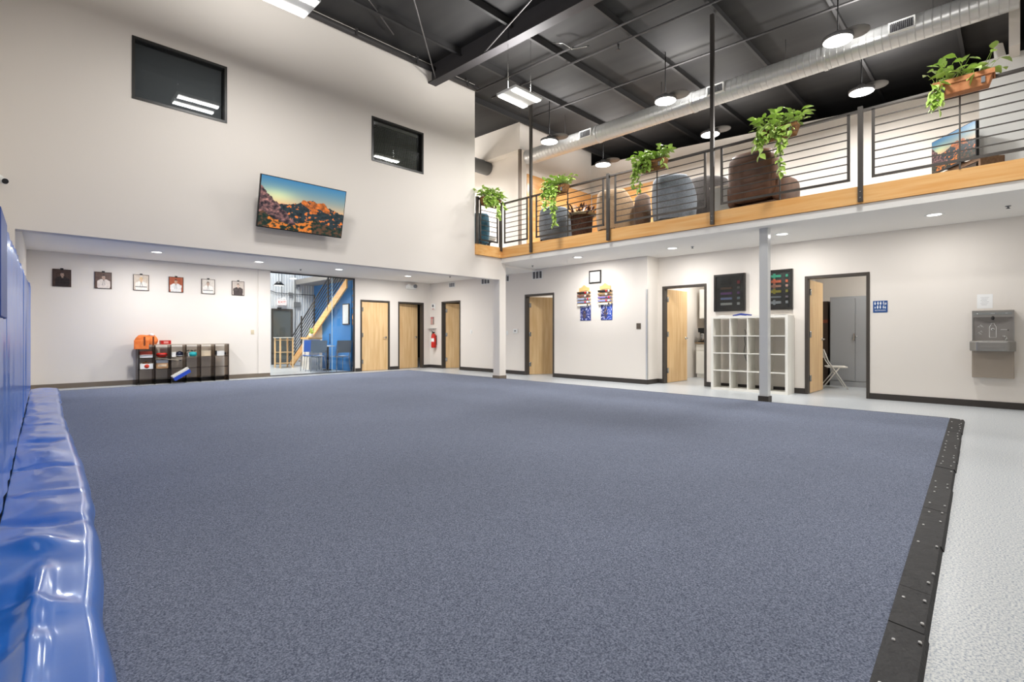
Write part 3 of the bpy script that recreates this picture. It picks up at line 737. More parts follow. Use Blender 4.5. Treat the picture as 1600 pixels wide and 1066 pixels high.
simple('printed_carton', 'white carton with a red round mark in the lower left bay of the rack', 'box', [('body', G().box(0, 0, 0, .235, .2, .115), PAPER), ('mark', G().lathe([(.045, 0), (.045, -.002), (.0, -.002)], (.12, 0, .06), 16, 'y'), mat('red_ink', (222, 70, 48), .6))], (bx(0), SYF + .03, .3435))
simple('brown_hat', 'brown round lid leaning above the white carton with red mark', 'lid', [('disc', G().lathe([(.065, 0), (.07, .012), (.05, .03), (0, .035)], n=18), mat('brown', (122, 78, 50), .7)), ('knob', G().lathe([(.012, .03), (.014, .045), (0, .05)], n=10), mat('brown', (122, 78, 50), .7))], (bx(0) + .12, SYF + .12, .459))
simple('tan_carton', 'tan printed carton with dark top in the lower second bay', 'box', [('body', G().box(0, 0, 0, .22, .2, .12), mat('kraft', (196, 152, 108), .7)), ('lid', G().box(-.004, -.004, .12, .224, .204, .19), mat('slate_lid', (120, 124, 132), .6)), ('print', G().box(.03, -.003, .04, .19, 0, .09), mat('kraft_pale', (230, 206, 176), .7))], (bx(1), SYF + .04, .3435))
t = thing('kick_shield', 'blue and white block pad leaning against the bottom of the rack', 'pad', (SX0 + W * 2 / 6 + .06, SYF - .06, .06), group='things on the display rack', rot=(0, -.55, 0))
G().box(0, -.1, 0, .36, .05, .08).obj('body', mat('royal_blue', (40, 78, 190), .4), t, bevel=.008)
G().box(0, -.1, .08, .36, .05, .13).obj('top_layer', mat('pad_white', (226, 222, 214), .5), t, bevel=.008)
simple('paper_roll', 'rolled paper tube poking out of the second rack bay', 'tube', [('tube', G().tube([(0, 0, 0), (.42, -.1, -.055)], .009, 8), mat('grey_tube', (150, 140, 124), .6)), ('tip', G().tube([(.42, -.1, -.055), (.46, -.11, -.06)], .012, 8), BLACKP)], (bx(1) - .02, SYF - .02, .575))

# ------------------------------------------------------------------ things on the recess and right walls
def wallthing(name, label, cat, y_left, z, X=XJ, group=None):
    return thing(name, label, cat, (X, y_left, z), RX, group)
def vent(label, y_left, z, w, h):
    t = wallthing('wall_vent', label, 'vent', y_left, z, group='air vents high on the right wall')
    G().box(0, -.015, 0, w, 0, .02).box(0, -.015, h - .02, w, 0, h).box(0, -.015, .02, .02, 0, h - .02).box(w - .02, -.015, .02, w, 0, h - .02).box(w / 3 - .008, -.015, .02, w / 3 + .008, 0, h - .02).box(2 * w / 3 - .008, -.015, .02, 2 * w / 3 + .008, 0, h - .02).obj('frame', WHITEP, t)
    G().box(.02, -.003, .02, w - .02, -.001, h - .02).obj('backing', mat('vent_dark', (74, 74, 78), .7), t)
    n = 7
    for k in range(n):
        z_ = .03 + (h - .06) * k / (n - 1)
        G().box(.02, -.012, z_ - .002, w - .02, -.003, z_ + .003).obj('slat', mat('vent_slat', (150, 150, 152), .5), t)
vent('small three-slot vent above the door in the recess side wall', 12.73, 2.575, .29, .16)
vent('three-slot vent left of the white corner column', 11.2, 2.565, .38, .18)
vent('three-slot vent right of the white corner column', 10.38, 2.575, .36, .18)
vent('three-slot vent above the left edge of the middle wooden door', 9.152, 2.56, .36, .225)
def switch(label, y_left, z, X=XJ, m=WHITEP, w=.075, h=.115, rz=RX, loc=None):
    t = thing('light_switch', label, 'switch', loc or (X, y_left, z), rz)
    G().box(0, -.008, 0, w, 0, h).obj('plate', m, t, bevel=.002, seg=1)
    G().box(w * .3, -.014, h * .3, w * .7, -.008, h * .7).obj('rocker', m, t)
switch('white switch plate right of the recess side door', 11.7, 1.12)
switch('white switch plate beside the white corner column', 10.15, 1.09)
switch('dark double switch plate near the projecting wall corner', 6.0, 1.22, m=mat('switch_bronze', (96, 86, 76), .4), w=.11, h=.13)
switch('cream switch plate on the recess wall left of the glass panel', 0, 0, loc=(4.45, YB, 1.1), rz=0, m=mat('switch_cream', (214, 200, 172), .5))
t = wallthing('thermostat', 'white thermostat left of the middle wooden door', 'thermostat', 9.86, 1.13)
G().box(0, -.025, 0, .16, 0, .12).obj('body', WHITEP, t, bevel=.008)
G().box(.055, -.027, .045, .105, -.024, .085).obj('display', GREYP, t)
t = wallthing('fire_extinguisher', 'red fire extinguisher hanging on the recess side wall', 'extinguisher', 13.52, .66)
G().lathe([(.06, 0), (.078, .02), (.08, .06), (.08, .36), (.05, .44), (.025, .46), (.02, .48)], (.1, -.1, 0), 18).obj('cylinder', RED, t)
G().box(.07, -.13, .48, .13, -.07, .5).box(.06, -.16, .5, .14, -.08, .515).tube([(.1, -.1, .5), (.1, -.16, .54), (.1, -.2, .56)], .008, 6).obj('valve_handle', BLACKP, t)
G().tube([(.1, -.1, .49), (.03, -.11, .46), (.01, -.12, .36), (.015, -.12, .2)], .011, 8).obj('hose', BLACKP, t)
G().grid(lambda u, v: (.1 + .0815 * math.sin((u - .5) * 2.2), -.1 - .0815 * math.cos((u - .5) * 2.2), .2 + .11 * v), 8, 2).obj('data_plate', PAPER, t, recalc=False)
G().box(.06, -.02, .1, .14, 0, .4).obj('bracket', STEELB, t)
t = wallthing('wall_bracket_shelf', 'thin white ledge with pegs above the extinguisher', 'ledge', 13.72, 1.29)
G().box(0, -.12, 0, .32, 0, .02).obj('ledge', WHITEP, t)
for k in range(5): G().tube([(.04 + k * .06, -.08, -.0), (.04 + k * .06, -.08, -.05)], .006, 6).obj('peg', CHROME, t)
t = wallthing('small_poster', 'small reddish picture above the extinguisher ledge', 'picture', 13.70, 1.42)
G().box(0, -.012, 0, .17, 0, .25).obj('backing', mat('poster_edge', (150, 110, 100), .6), t)
painted('print', .15, .23, 12, 18, lambda u, v: (206 - 60 * (u > .72) + 20 * noise.noise((u * 6, v * 6, 0)), 160 - 40 * (v > .8), 150 - 30 * (v > .8)), PRINT, t, (.01, -.0135, .01))
t = wallthing('fire_alarm', 'white round-eyed fire alarm strobe on the recess side wall', 'alarm', 13.62, 1.91)
G().box(0, -.04, 0, .17, 0, .2).obj('body', WHITEP, t, bevel=.01)
G().lathe([(.045, 0), (.04, -.015), (0, -.02)], (.085, -.04, .12), 14, 'y').obj('sounder', GREYP, t)
G().box(.03, -.045, .01, .14, -.04, .03).obj('label_band', mat('strobe_red', (170, 70, 60), .5), t)
t = thing('emergency_light', 'twin-head white emergency light high on the recess wall', 'lamp', (9.05, YB, 2.54))
G().box(.0, -.09, 0, .34, 0, .13).obj('body', WHITEP, t, bevel=.015)
for x in (.05, .29): G().lathe([(.055, -.0), (.06, -.05), (.045, -.06), (0, -.06)], (x, -.09, .1), 14, 'y').obj('lamp_head', GREYP if x > .2 else WHITEP, t)
t = wallthing('certificate', 'dark framed certificate above the two belt racks', 'picture', 7.29, 2.32)
G().box(0, -.02, 0, .35, 0, .31).obj('frame', mat('frame_black', (50, 46, 42), .35), t)
G().box(.035, -.022, .035, .315, -.02, .275).obj('sheet', PAPER, t)
for k, (a, b) in enumerate(((.12, .23), (.09, .26), (.1, .25), (.08, .27), (.14, .21))): G().box(a, -.0228, .225 - k * .034, b, -.022, .231 - k * .034).obj('text_line', INK, t)
# belt racks
BEL = [[(38, 26, 24), (120, 80, 72), (150, 160, 186), (128, 140, 176), (240, 236, 222)], [(30, 24, 22), (134, 112, 84), (120, 108, 168), (140, 144, 190), (226, 226, 200)]]
def belt_rack(label, y_left, z, ci, pl):
    t = wallthing('belt_rack', label, 'rack', y_left, z, group='wooden belt racks on the projecting wall')
    w = .4
    G().prism([(.05, .36), (w - .05, .36), (w - .05, .43), (w * .72, .44), (w * .5, .5), (w * .28, .44), (.05, .43)], -.02, 0, 'y').box(.06, -.02, 0, .09, 0, .36).box(w - .09, -.02, 0, w - .06, 0, .36).obj('board', mat('rack_pine', (232, 186, 120), .5), t)
    for k in range(5):
        zz = .30 - k * .075
        G().tube([(0, -.035, zz + .028), (w, -.035, zz + .028)], .012, 8).obj('peg_bar', mat('rack_pine', (232, 186, 120), .5), t)
        c = BEL[ci][k]
        b = G().box(.02, -.055, zz - .012, w - .02, -.018, zz + .034).obj('belt', mat('belt_%d_%d' % (ci, k), c, .8), t, bevel=.004, seg=1)
        for j, xx in enumerate((.24, .31)):
            G().box(xx, -.058, zz - .010, xx + .04, -.054, zz + .032).obj('bar_tip', mat('tip_%d' % ((k + j) % 3), [(200, 40, 44), (240, 240, 236), (60, 50, 60)][(k == 0) * 0 + (j + (k > 0)) % 3], .6), b)
    return t
belt_rack('left wooden belt rack, hung with five coloured belts', 7.635, 1.80, 0, 0)
belt_rack('right wooden belt rack, hung with five coloured belts', 7.03, 1.81, 1, 0)
def poster(label, y_left, z, hue):
    t = wallthing('sports_poster', label, 'poster', y_left, z)
    G().box(0, -.008, 0, .315, 0, .385).obj('board', mat('poster_navy', (40, 40, 100), .4), t)
    def fn(u, v):
        n = noise.fractal((u * 9 + hue, v * 9, hue), .6, 2.1, 4)
        if abs(v - .90) < .05 and .25 < u < .75 and n > -.2: return (226, 224, 236)
        if (u - .42) ** 2 / .03 + (v - .45) ** 2 / .12 < 1 and n > -.25: return (60 + 150 * max(0, n), 50 + 120 * max(0, n), 60 + 90 * max(0, n))
        if n > .34: return (210, 214, 240)
        return (44 + 20 * n, 50 + 40 * u * hue, 120 + 90 * u * hue + 40 * n)
    painted('print', .305, .375, 38, 46, fn, PRINT, t, (.005, -.0085, .005))
poster('dull violet-blue poster under the left belt rack', 7.56, 1.435, .3)
poster('vivid blue poster under the right belt rack', 6.95, 1.437, 1.0)

# framed belt displays
def belt_display(label, y_left, z, w, h, rows, sheen):
    t = thing('belt_display', label, 'display case', (XR, y_left, z), RX, 'framed belt displays above the cubby shelf')
    f = .035
    G().box(0, -.06, 0, f, 0, h).box(w - f, -.06, 0, w, 0, h).box(f, -.06, 0, w - f, 0, f).box(f, -.06, h - f, w - f, 0, h).obj('frame', mat('frame_gloss_black', (44, 42, 38), .3), t)
    G().box(f, -.02, f, w - f, -.005, h - f).obj('backing', mat('felt_dark', (50, 52, 50), .85), t)
    for k, (c, c2, zz, hh, knots) in enumerate(rows):
        m1 = mat('db_%d%d%d' % c, c, .75); m2 = mat('db_%d%d%d' % c2, c2, .75)
        G().box(w * .21, -.042, zz - hh * .6, w * .58, -.02, zz + hh / 2).obj('belt', m1, t, bevel=.004, seg=1)
        G().box(w * .74, -.042, zz - hh * .6, w * .83, -.02, zz + hh * .6).obj('belt_end', m2, t, bevel=.004, seg=1)
        if knots: G().box(w * .29, -.05, zz - hh * 1.1, w * .38, -.025, zz + hh * 1.1).obj('knot', m1, t, bevel=.006, seg=1)
    G().box(f, -.055, f, w - f, -.052, h - f).obj('pane', GLASS, t)
R1 = [((40, 42, 40), (196, 60, 74), .585, .055, 0), ((150, 110, 88), (170, 160, 154), .475, .04, 0), ((150, 92, 164), (150, 100, 160), .37, .042, 0), ((166, 178, 222), (180, 196, 200), .265, .042, 0), ((226, 224, 214), (236, 234, 226), .155, .045, 0)]
R2 = [((56, 166, 130), (56, 166, 130), .645, .045, 1), ((226, 110, 70), (226, 110, 70), .545, .045, 1), ((240, 170, 140), (244, 190, 170), .455, .04, 1), ((238, 220, 80), (238, 224, 96), .355, .045, 1), ((200, 204, 206), (206, 190, 200), .25, .03, 0), ((226, 228, 230), (240, 240, 240), .145, .045, 1)]
belt_display('black framed display of five dark-toned belts, left of the steel column', 4.43, 1.57, .625, .76, R1, 0)
belt_display('black framed display of bright belts with knots, right of the steel column', 3.43, 1.57, .485, .765, R2, 0)

# cubby shelf
cy0, cy1 = 2.92, 4.335; cw = cy1 - cy0
t = thing('cubby_shelf', 'white sixteen-cube open shelf standing behind the steel column', 'shelf', (10.05, cy1, 0), RX)
d = .385; hh = 1.46; fr = .045
G().box(0, 0, 0, fr, d, hh).obj('side_panel', WLAM, t); G().box(cw - fr, 0, 0, cw, d, hh).obj('side_panel', WLAM, t)
G().box(fr, 0, hh - fr, cw - fr, d, hh).obj('top', WLAM, t); G().box(fr, 0, 0, cw - fr, d, fr).obj('bottom', WLAM, t)
cell = (cw - 2 * fr) / 4; ch = (hh - 2 * fr) / 4
for k in (1, 2, 3): G().box(fr + cell * k - .009, 0, fr, fr + cell * k + .009, d, hh - fr).obj('divider', WLAM, t)
for k in (1, 2, 3):
    for j in range(4): G().box(fr + cell * j + .009 * (j > 0), .002, fr + ch * k - .009, fr + cell * (j + 1) - .009 * (j < 3), d, fr + ch * k + .009).obj('shelf', WLAM, t)
o = G().tube([(10.452, 3.82, 1.2), (10.445, 3.80, 1.12), (10.452, 3.83, 1.02), (10.445, 3.81, .9), (10.452, 3.84, .75), (10.448, 3.8, .6), (10.45, 3.72, .48), (10.452, 3.62, .42)], .006, 6).obj('power_cord', GREYP)
tag(o, 'thin grey cable hanging on the wall behind the cubby shelf', 'cord')
t = thing('folded_belt', 'navy blue folded belt lying on top of the cubby shelf', 'belt', (10.2, 3.8, 1.46), RX)
G().tube([(-.16, 0, .012), (-.08, .01, .03), (0, 0, .045), (.08, -.01, .03), (.2, 0, .012)], .014, 6).tube([(-.1, -.04, .012), (0, -.05, .026), (.12, -.04, .012)], .012, 6).obj('band', mat('navy_belt', (44, 62, 140), .8), t)
t = thing('white_cloth', 'small white crumpled cloth beside the navy belt on the cubby shelf', 'cloth', (10.2, 4.12, 1.46), RX)
G().grid(lambda u, v: ((u - .5) * .26, (v - .5) * .2, .004 + .035 * max(0, noise.noise((u * 4, v * 4, 2)) + .3) * math.sin(u * PI) * math.sin(v * PI)), 14, 10).obj('fabric', PAPER, t, smooth=True)
t = thing('tablet', 'flat dark tablet lying on the cubby shelf right of the column', 'tablet', (10.2, 3.2, 1.46), RX)
G().box(0, 0, 0, .2, .13, .012).obj('body', BLACKP, t, bevel=.003, seg=1); G().box(.01, .01, .012, .19, .12, .0128).obj('screen', GREYP, t)

# restroom sign
t = thing('restroom_sign', 'blue restroom sign with white figures right of the storage room door', 'sign', (XR, 1.712, 1.472), RX)
SB = mat('sign_blue', (34, 78, 140), .45)
G().box(0, -.006, 0, .202, 0, .2).obj('plate', SB, t, bevel=.003, seg=1)
def figure(cx, cz, s, skirt, name='figure'):
    g = G().lathe([(.0, -.0078), (s * .16, -.0078), (s * .16, -.006)], (cx, 0, cz + s * .8), 10, 'y')
    if skirt: g.prism([(cx - s * .12, cz + s * .6), (cx + s * .12, cz + s * .6), (cx + s * .3, cz + s * .18), (cx + s * .1, cz + s * .18), (cx + s * .1, cz - s * .2), (cx - s * .1, cz - s * .2), (cx - s * .1, cz + s * .18), (cx - s * .3, cz + s * .18)], -.0078, -.006, 'y')
    else: g.prism([(cx - s * .24, cz + s * .6), (cx + s * .24, cz + s * .6), (cx + s * .24, cz + s * .15), (cx + s * .14, cz + s * .15), (cx + s * .12, cz - s * .2), (cx - s * .12, cz - s * .2), (cx - s * .14, cz + s * .15), (cx - s * .24, cz + s * .15)], -.0078, -.006, 'y')
    g.obj(name, PAPER, t)
for k, x in enumerate((.03, .07, .107)): figure(x, .14, .048, k == 0)
for k, x in enumerate((.065, .102)): figure(x, .075, .048, k == 1)
figure(.03, .075, .03, False)
g = G().lathe([(0, -.0078), (.008, -.0078), (.008, -.006)], (.148, 0, .18), 10, 'y')
g.tube([(.163 + .022 * math.cos(a * .55 + 2.4), -.007, .152 + .022 * math.sin(a * .55 + 2.4)) for a in range(10)], .0035, 4).tube([(.148, -.007, .17), (.152, -.007, .155), (.172, -.007, .153), (.182, -.007, .136)], .0045, 4)
g.obj('wheelchair_figure', PAPER, t)
figure(.145, .075, .044, True); figure(.17, .072, .034, False)
wordmark('lettering', 'RESTROOMS', .027, PAPER, t, (.101, -.007, .036))

# drinking fountain
t = thing('drinking_fountain', 'stainless bottle-filling drinking fountain on the right wall', 'fountain', (XR, .455, .46), RX)
w = .455
TAUPE = mat('skirt_taupe', (158, 146, 132), .5)
G().box(.0, -.2, 0, w - .0, 0, .40).obj('skirt_panel', TAUPE, t, bevel=.006, seg=1)
G().prism([(-.02, -.34), (.06, -.42), (w - .06, -.42), (w + .02, -.34), (w + .02, 0), (-.02, 0)], .40, .545, 'z').obj('basin', STAIN, t, bevel=.018, seg=3)
G().prism([(.02, -.33), (.07, -.39), (w - .07, -.39), (w - .02, -.33), (w - .02, -.13), (.02, -.13)], .545, .552, 'z').obj('basin_tray', mat('bright_steel', (214, 214, 212), .18, metal=.9), t)
G().box(.1, -.424, .445, w - .1, -.42, .475).obj('push_bar', STAIN, t, bevel=.0015, seg=1)
G().box(0, -.1, .545, w, 0, 1.0).obj('back_panel', mat('recess_steel', (142, 138, 134), .35, metal=.5), t)
G().box(0, -.125, .9, w, -.1, 1.0).box(0, -.125, .545, .014, -.1, .9).box(w - .014, -.125, .545, w, -.1, .9).obj('surround', STAIN, t)
G().prism([(.02, .9), (w - .02, .9), (w * .8, .85), (w * .65, .83), (w * .5, .825), (w * .35, .83), (w * .2, .85)], -.122, -.1, 'y').obj('hood', mat('hood_steel', (112, 108, 104), .4, metal=.5), t)
G().box(.02, -.128, .935, w - .02, -.125, .972).obj('control_strip', mat('strip_grey', (128, 130, 128), .4), t, bevel=.001, seg=1)
wordmark('lettering', 'FILL', .014, PAPER, t, (w - .08, -.1285, .955)); wordmark('lettering', 'WATER', .013, PAPER, t, (w / 2, -.1285, .953))
G().lathe([(0, -.003), (.006, -.003), (.006, 0)], (.06, -.1275, .954), 10, 'y').obj('indicator', PAPER, t)
G().tube([(w / 2, -.115, .9), (w / 2, -.14, .885), (w / 2, -.14, .86)], [.018, .016, .012], 10).obj('filler_nozzle', BLACKP, t)
bm_ = G()
bp = [(w / 2 - .036, .60), (w / 2 - .036, .755), (w / 2 - .018, .79), (w / 2 - .018, .81), (w / 2 + .018, .81), (w / 2 + .018, .79), (w / 2 + .036, .755), (w / 2 + .036, .60), (w / 2 - .036, .60)]
bm_.tube([(x, -.102, z) for x, z in bp], .0025, 4).obj('bottle_outline', PAPER, t)
G().lathe([(0, -.004), (.02, -.004), (.02, 0)], (w / 2, -.101, .72), 12, 'y').obj('sensor', mat('sensor_pale', (196, 194, 190), .5), t)
G().lathe([(0, -.006), (.008, -.006), (.008, 0)], (w / 2, -.104, .72), 10, 'y').obj('sensor_eye', BLACKP, t)
g = G()
for dx, dz in ((.06, .75), (.085, .77), (.1, .755), (.065, .66), (.09, .68), (.08, .645)): g.tube([(dx, -.102, dz), (dx + .012, -.102, dz + .02), (dx + .022, -.102, dz - .005)], .002, 4)
g.obj('pictogram', PAPER, t)
G().box(.31, -.103, .713, .38, -.1, .717).obj('marking_line', PAPER, t)
G().lathe([(0, -.008), (.007, -.008), (.007, 0)], (.39, -.1, .708), 10, 'y').obj('key_lock', BLACKP, t)
G().tube([(.37, -.25, .55), (.375, -.25, .585), (.365, -.27, .61), (.34, -.29, .625)], [.02, .013, .012, .014], 10).obj('bubbler', CHROME, t)
t = thing('paper_notice', 'white paper notice taped above the drinking fountain', 'notice', (XR, .405, 1.495), RX)
G().box(0, -.002, 0, .175, -.0005, .215).obj('sheet', PAPER, t)
for k in range(6): G().box(.04 + .01 * (k % 2), -.0026, .165 - k * .022, .135 - .012 * (k % 3), -.002, .168 - k * .022).obj('text_line', INK, t)

# ------------------------------------------------------------------ storage room and kitchenette behind the open doors
t = thing('steel_cabinet', 'tall grey two-door steel cabinet in the storage room', 'cabinet', (12.55, 2.82, 0), RX)
G().box(0, .02, 0, .92, .5, 1.9).obj('body', LOCKER, t)
for k in (0, 1): 
    dr = G().box(.012 + k * .45, 0, .12, .455 + k * .45, .02, 1.86).obj('door', LOCKER, t, bevel=.003, seg=1)
    if k == 0: pass
G().box(.435, -.035, .98, .455, 0, 1.12).tube([(.445, -.03, 1.05), (.51, -.03, 1.06)], .008, 6).obj('handle', CHROME, t)
G().box(.0, .005, .0, .92, .02, .11).obj('plinth', LOCKER, t)
t = thing('gap_shade_board', 'tall dark board standing in for the shade between wall and steel cabinet', 'panel', (12.62, 2.97, 0), RX)  # board colour stands for the shaded gap left of the cabinet
G().box(0, .0, 0, .1, .4, 1.82).obj('board', mat('dark_brown', (64, 50, 40), .6), t); G().box(-.03, -.01, 1.35, .1, 0, 1.42).obj('strip', mat('brown_strip', (122, 62, 40), .6), t)
# folding chair, facing -Y
FW = mat('chair_white', (226, 222, 214), .4)
t = thing('folding_chair', 'white folding chair beside the open storage room door', 'chair', (12.05, 2.62, 0), .35)
for s in (-1, 1):
    G().tube([(s * .2, -.2, 0), (s * .2, .14, .56), (s * .195, .22, .8)], .012, 8).obj('leg', FW, t)
    G().tube([(s * .17, .24, 0), (s * .17, -.06, .43)], .011, 8).obj('leg', FW, t)
G().box(-.19, -.2, .425, .19, .16, .455).obj('seat', FW, t, bevel=.012, seg=3)
G().grid(lambda u, v: ((u - .5) * .4, .165 + .06 * v + .03 * math.sin(u * PI), .62 + .18 * v), 8, 4).grid(lambda u, v: ((u - .5) * .4, .180 + .06 * v + .03 * math.sin(u * PI), .62 + .18 * v), 8, 4).obj('backrest', FW, t)
G().tube([(-.17, .235, .03), (.17, .235, .03)], .009, 6).obj('crossbar', FW, t)
# kitchenette
t = thing('base_cabinet', 'white kitchen base cabinet seen through the kitchenette door', 'cabinet', (12.4, 5.74, 0), RX)
G().box(0, .02, .1, 1.0, .6, .86).box(0, .07, 0, 1.0, .6, .1).obj('body', WLAM, t)
for k in (0, 1):
    dr = G().box(.01 + k * .5, 0, .11, .49 + k * .5, .02, .68).obj('door', WLAM, t, bevel=.003, seg=1)
    G().box(.4 - k * .0 + k * .1, -.02, .6, .41 + k * .1, 0, .66).obj('knob', CHROME, dr)
    G().box(.01 + k * .5, 0, .70, .49 + k * .5, .02, .85).obj('drawer', WLAM, t, bevel=.003, seg=1)
o = G().box(12.37, 4.72, .862, 13.02, 5.75, .9).obj('worktop', mat('granite_tan', (170, 146, 116), .3, rgb2=(120, 100, 80), scale=60)); tag(o, 'tan speckled worktop in the kitchenette', 'worktop')
t = thing('wall_cabinet', 'white kitchen wall cabinet above the worktop', 'cabinet', (12.6, 5.74, 1.5), RX)
G().box(0, .02, 0, 1.0, .35, .75).obj('body', WLAM, t)
for k in (0, 1): G().box(.008 + k * .5, 0, .008, .492 + k * .5, .02, .742).obj('door', WLAM, t, bevel=.003, seg=1)
t = thing('coffee_maker', 'dark coffee maker with pale front on the kitchen worktop', 'coffee maker', (12.48, 5.72, .902), RX)
G().box(0, .12, 0, .2, .28, .34).box(0, 0, .25, .2, .12, .36).box(0, 0, 0, .2, .12, .03).obj('body', BLACKP, t, bevel=.01)
G().lathe([(.06, .03), (.075, .1), (.05, .2), (.055, .22)], (.1, .06, .0), 16).obj('carafe', mat('carafe', (180, 180, 178), .15, metal=.8), t)
G().tube([(.1, -.015, .19), (.1, -.05, .16), (.1, -.04, .08), (.1, -.01, .06)], .009, 6).obj('carafe_handle', BLACKP, t)
for k, (x, y, wt) in enumerate([(11.8, 1.5, 1), (11.8, 4.9, 1.0), (11.6, 8.5, .8), (11.4, 12.6, .8)]):
    t = thing('room_light', 'square ceiling light inside the %s' % ['storage room', 'kitchenette', 'room behind the middle wooden door', 'room behind the recess side door'][k], 'ceiling light', (x, y, 2.79 if y < 9 else 2.76))
    G().box(-.3, -.3, 0, .3, .3, .03).obj('housing', WHITEP, t); G().box(-.27, -.27, -.005, .27, .27, 0).obj('diffuser', LENSD, t)
    lamp('room_lamp', 'AREA', (0, 0, -.012), ROOM_W * wt, .5, .5, parent=t)
G().box(.7, -.004, 1.35, .82, -.0015, 1.6).obj('notice', PAPER, [c for c in d3.children if c.name.startswith('leaf')][0])

# ------------------------------------------------------------------ lights
def highbay(label, x, y, z, off=(0, 0)):
    t = thing('high_bay_light', label, 'lamp', (x, y, z), 0, 'linear high bay lights over the gym')
    G().box(-.36, -.25, .02, .36, .25, .07).obj('housing', WHITEP, t, bevel=.01, seg=1)
    for s in (-1, 1):
        G().box(-.33, s * .17 - .055, 0, .33, s * .17 + .055, .02).obj('tube_row', LENS, t)
    for sx in (-.3, .3): G().tube([(sx, 0, .07), (sx, 0, ROOF_Z(y) - z - .02)], .004, 5).obj('hanging_wire', CHROME, t)
    for s in (-1, 1): lamp('high_bay_lamp', 'AREA', (0, s * .17, -.004), HIGHBAY_W / 2, .66, .11, parent=t)
    u = lamp('high_bay_uplight', 'AREA', (0, 0, .085), HIGHBAY_UP, .6, .3, parent=t); u.rotation_euler = (PI, 0, 0)
    return t
highbay('bright linear high bay light hanging right of the upper wall edge', 6.75, 6.5, 5.46)
highbay('bright linear high bay light at the top left edge of the photo', 2.6, 6.72, 5.46)
highbay('high bay light hanging behind the camera on the left', 2.6, 1.0, 5.46)
highbay('high bay light hanging over the near right carpet', 6.75, 1.0, 5.46)
highbay('high bay light at the rear left of the gym', 2.6, -3.6, 5.46)
highbay('high bay light at the rear right of the gym', 6.75, -3.6, 5.46)
UFO_L = ['round pendant light in front of the duct, nearest the camera', 'round pendant light in front of the duct, above the middle planters', 'round pendant light in front of the duct, near the far block wall',
         'round pendant light behind the duct, nearest the camera', 'round pendant light behind the duct, behind the tall rail post', 'round pendant light behind the duct, farthest along the mezzanine', 'added pendant light at the stair head, unseen behind the upper wall, brightening the far block']
k = 0
for X in (9.3, 11.6, 8.35):  # the single pendant in the last row is unseen, added to brighten the block
    for y in ((1.98, 4.93, 7.96) if X == 9.3 else (12.0,) if X == 8.35 else (2.08, 5.02, 8.0)):
        t = thing('pendant_light', UFO_L[k], 'lamp', (X, y, 5.74), 0, 'round pendant lights over the mezzanine'); k += 1
        G().lathe([(.2, 0), (.215, .01), (.215, .05), (.08, .09), (.06, .14), (0, .14)], n=28).obj('housing', mat('fixture_grey', (110, 110, 112), .5), t)
        G().lathe([(0, -.004), (.19, -.003), (.2, .0)], n=28, caps=False).obj('lens', LENS, t)
        G().lathe([(.0, .0), (.2, .0), (.2, .012), (0, .012)], (.16, -.2, .12), 28).obj('reflector_plate', mat('plate_grey', (120, 118, 116), .6), t)
        G().tube([(0, 0, .14), (0, 0, ROOF_Z(y) - 5.74)], .009, 6).obj('stem', mat('stem_black', (24, 24, 24), .8, spec=.1), t)
        lamp('pendant_lamp', 'AREA', (0, 0, -.02), UFO_W * (.92 if X > 11 else 2.0 if X < 9 else 1), .38, parent=t)
        u = lamp('pendant_uplight', 'AREA', (.16, -.2, .14), UFO_UP, .36, parent=t); u.rotation_euler = (PI, 0, 0)
DL = [(9.47, 9.45 - 2.44 + .0, 'first'), (9.47, 4.87, 'second'), (9.47, 2.84, 'third'), (9.47, .82, 'fourth')]
DL = [(9.1, 6.95), (9.47, 4.87), (9.47, 2.84), (9.47, .82)]
dl_lab = ['recessed downlight under the mezzanine near the belt racks', 'recessed downlight under the mezzanine above the kitchenette door', 'recessed downlight under the mezzanine right of the steel column', 'recessed downlight under the mezzanine nearest the fountain']
rl_lab = ['recessed downlight above the portraits in the recess', 'recessed downlight above the right end portraits', 'recessed downlight in front of the glass panel', 'recessed downlight in front of the two recess doors']
for i, (x, y, z, lb) in enumerate([(x, y, ZC, l) for (x, y), l in zip(DL, dl_lab)] + [(x, 12.34, ZR, l) for x, l in zip((2.21, 4.17, 6.11, 8.2), rl_lab)]):
    t = thing('downlight', lb, 'lamp', (x, y, z), 0, 'recessed downlights')
    G().lathe([(.085, -.004), (.115, -.006), (.12, -.0)], n=24, caps=False).obj('trim_ring', WHITEP, t)
    G().lathe([(0, -.003), (.085, -.003)], n=24, caps=False).obj('lens', LENSD, t)
    lamp('downlight_lamp', 'AREA', (0, 0, -.012), DOWN_W * (1.5, 1.1, 1.0, .62)[i] if z == ZC else RECESS_W, .17, parent=t)
SP = [(9.52, .06, ZC, 'sprinkler head under the mezzanine nearest the fountain'), (9.58, 4.5, ZC, 'sprinkler head under the mezzanine right of the kitchenette downlight'), (9.4, 8.6, ZC, 'sprinkler head under the mezzanine by the corner column'), (5.4, 13.0, ZR, 'sprinkler head above the lobby glass'), (9.1, 11.55, ZR, 'sprinkler head in the recess ceiling near the side wall')]
for x, y, z, lb in SP:
    t = thing('ceiling_sprinkler', lb, 'sprinkler', (x, y, z), 0, 'ceiling sprinkler heads')
    G().lathe([(.03, 0), (.03, -.005), (.01, -.012), (.008, -.03)], n=12).obj('escutcheon', GREYP, t); G().lathe([(.0, -.036), (.022, -.034), (.022, -.03), (0, -.03)], n=10).obj('deflector', BLACKP, t)

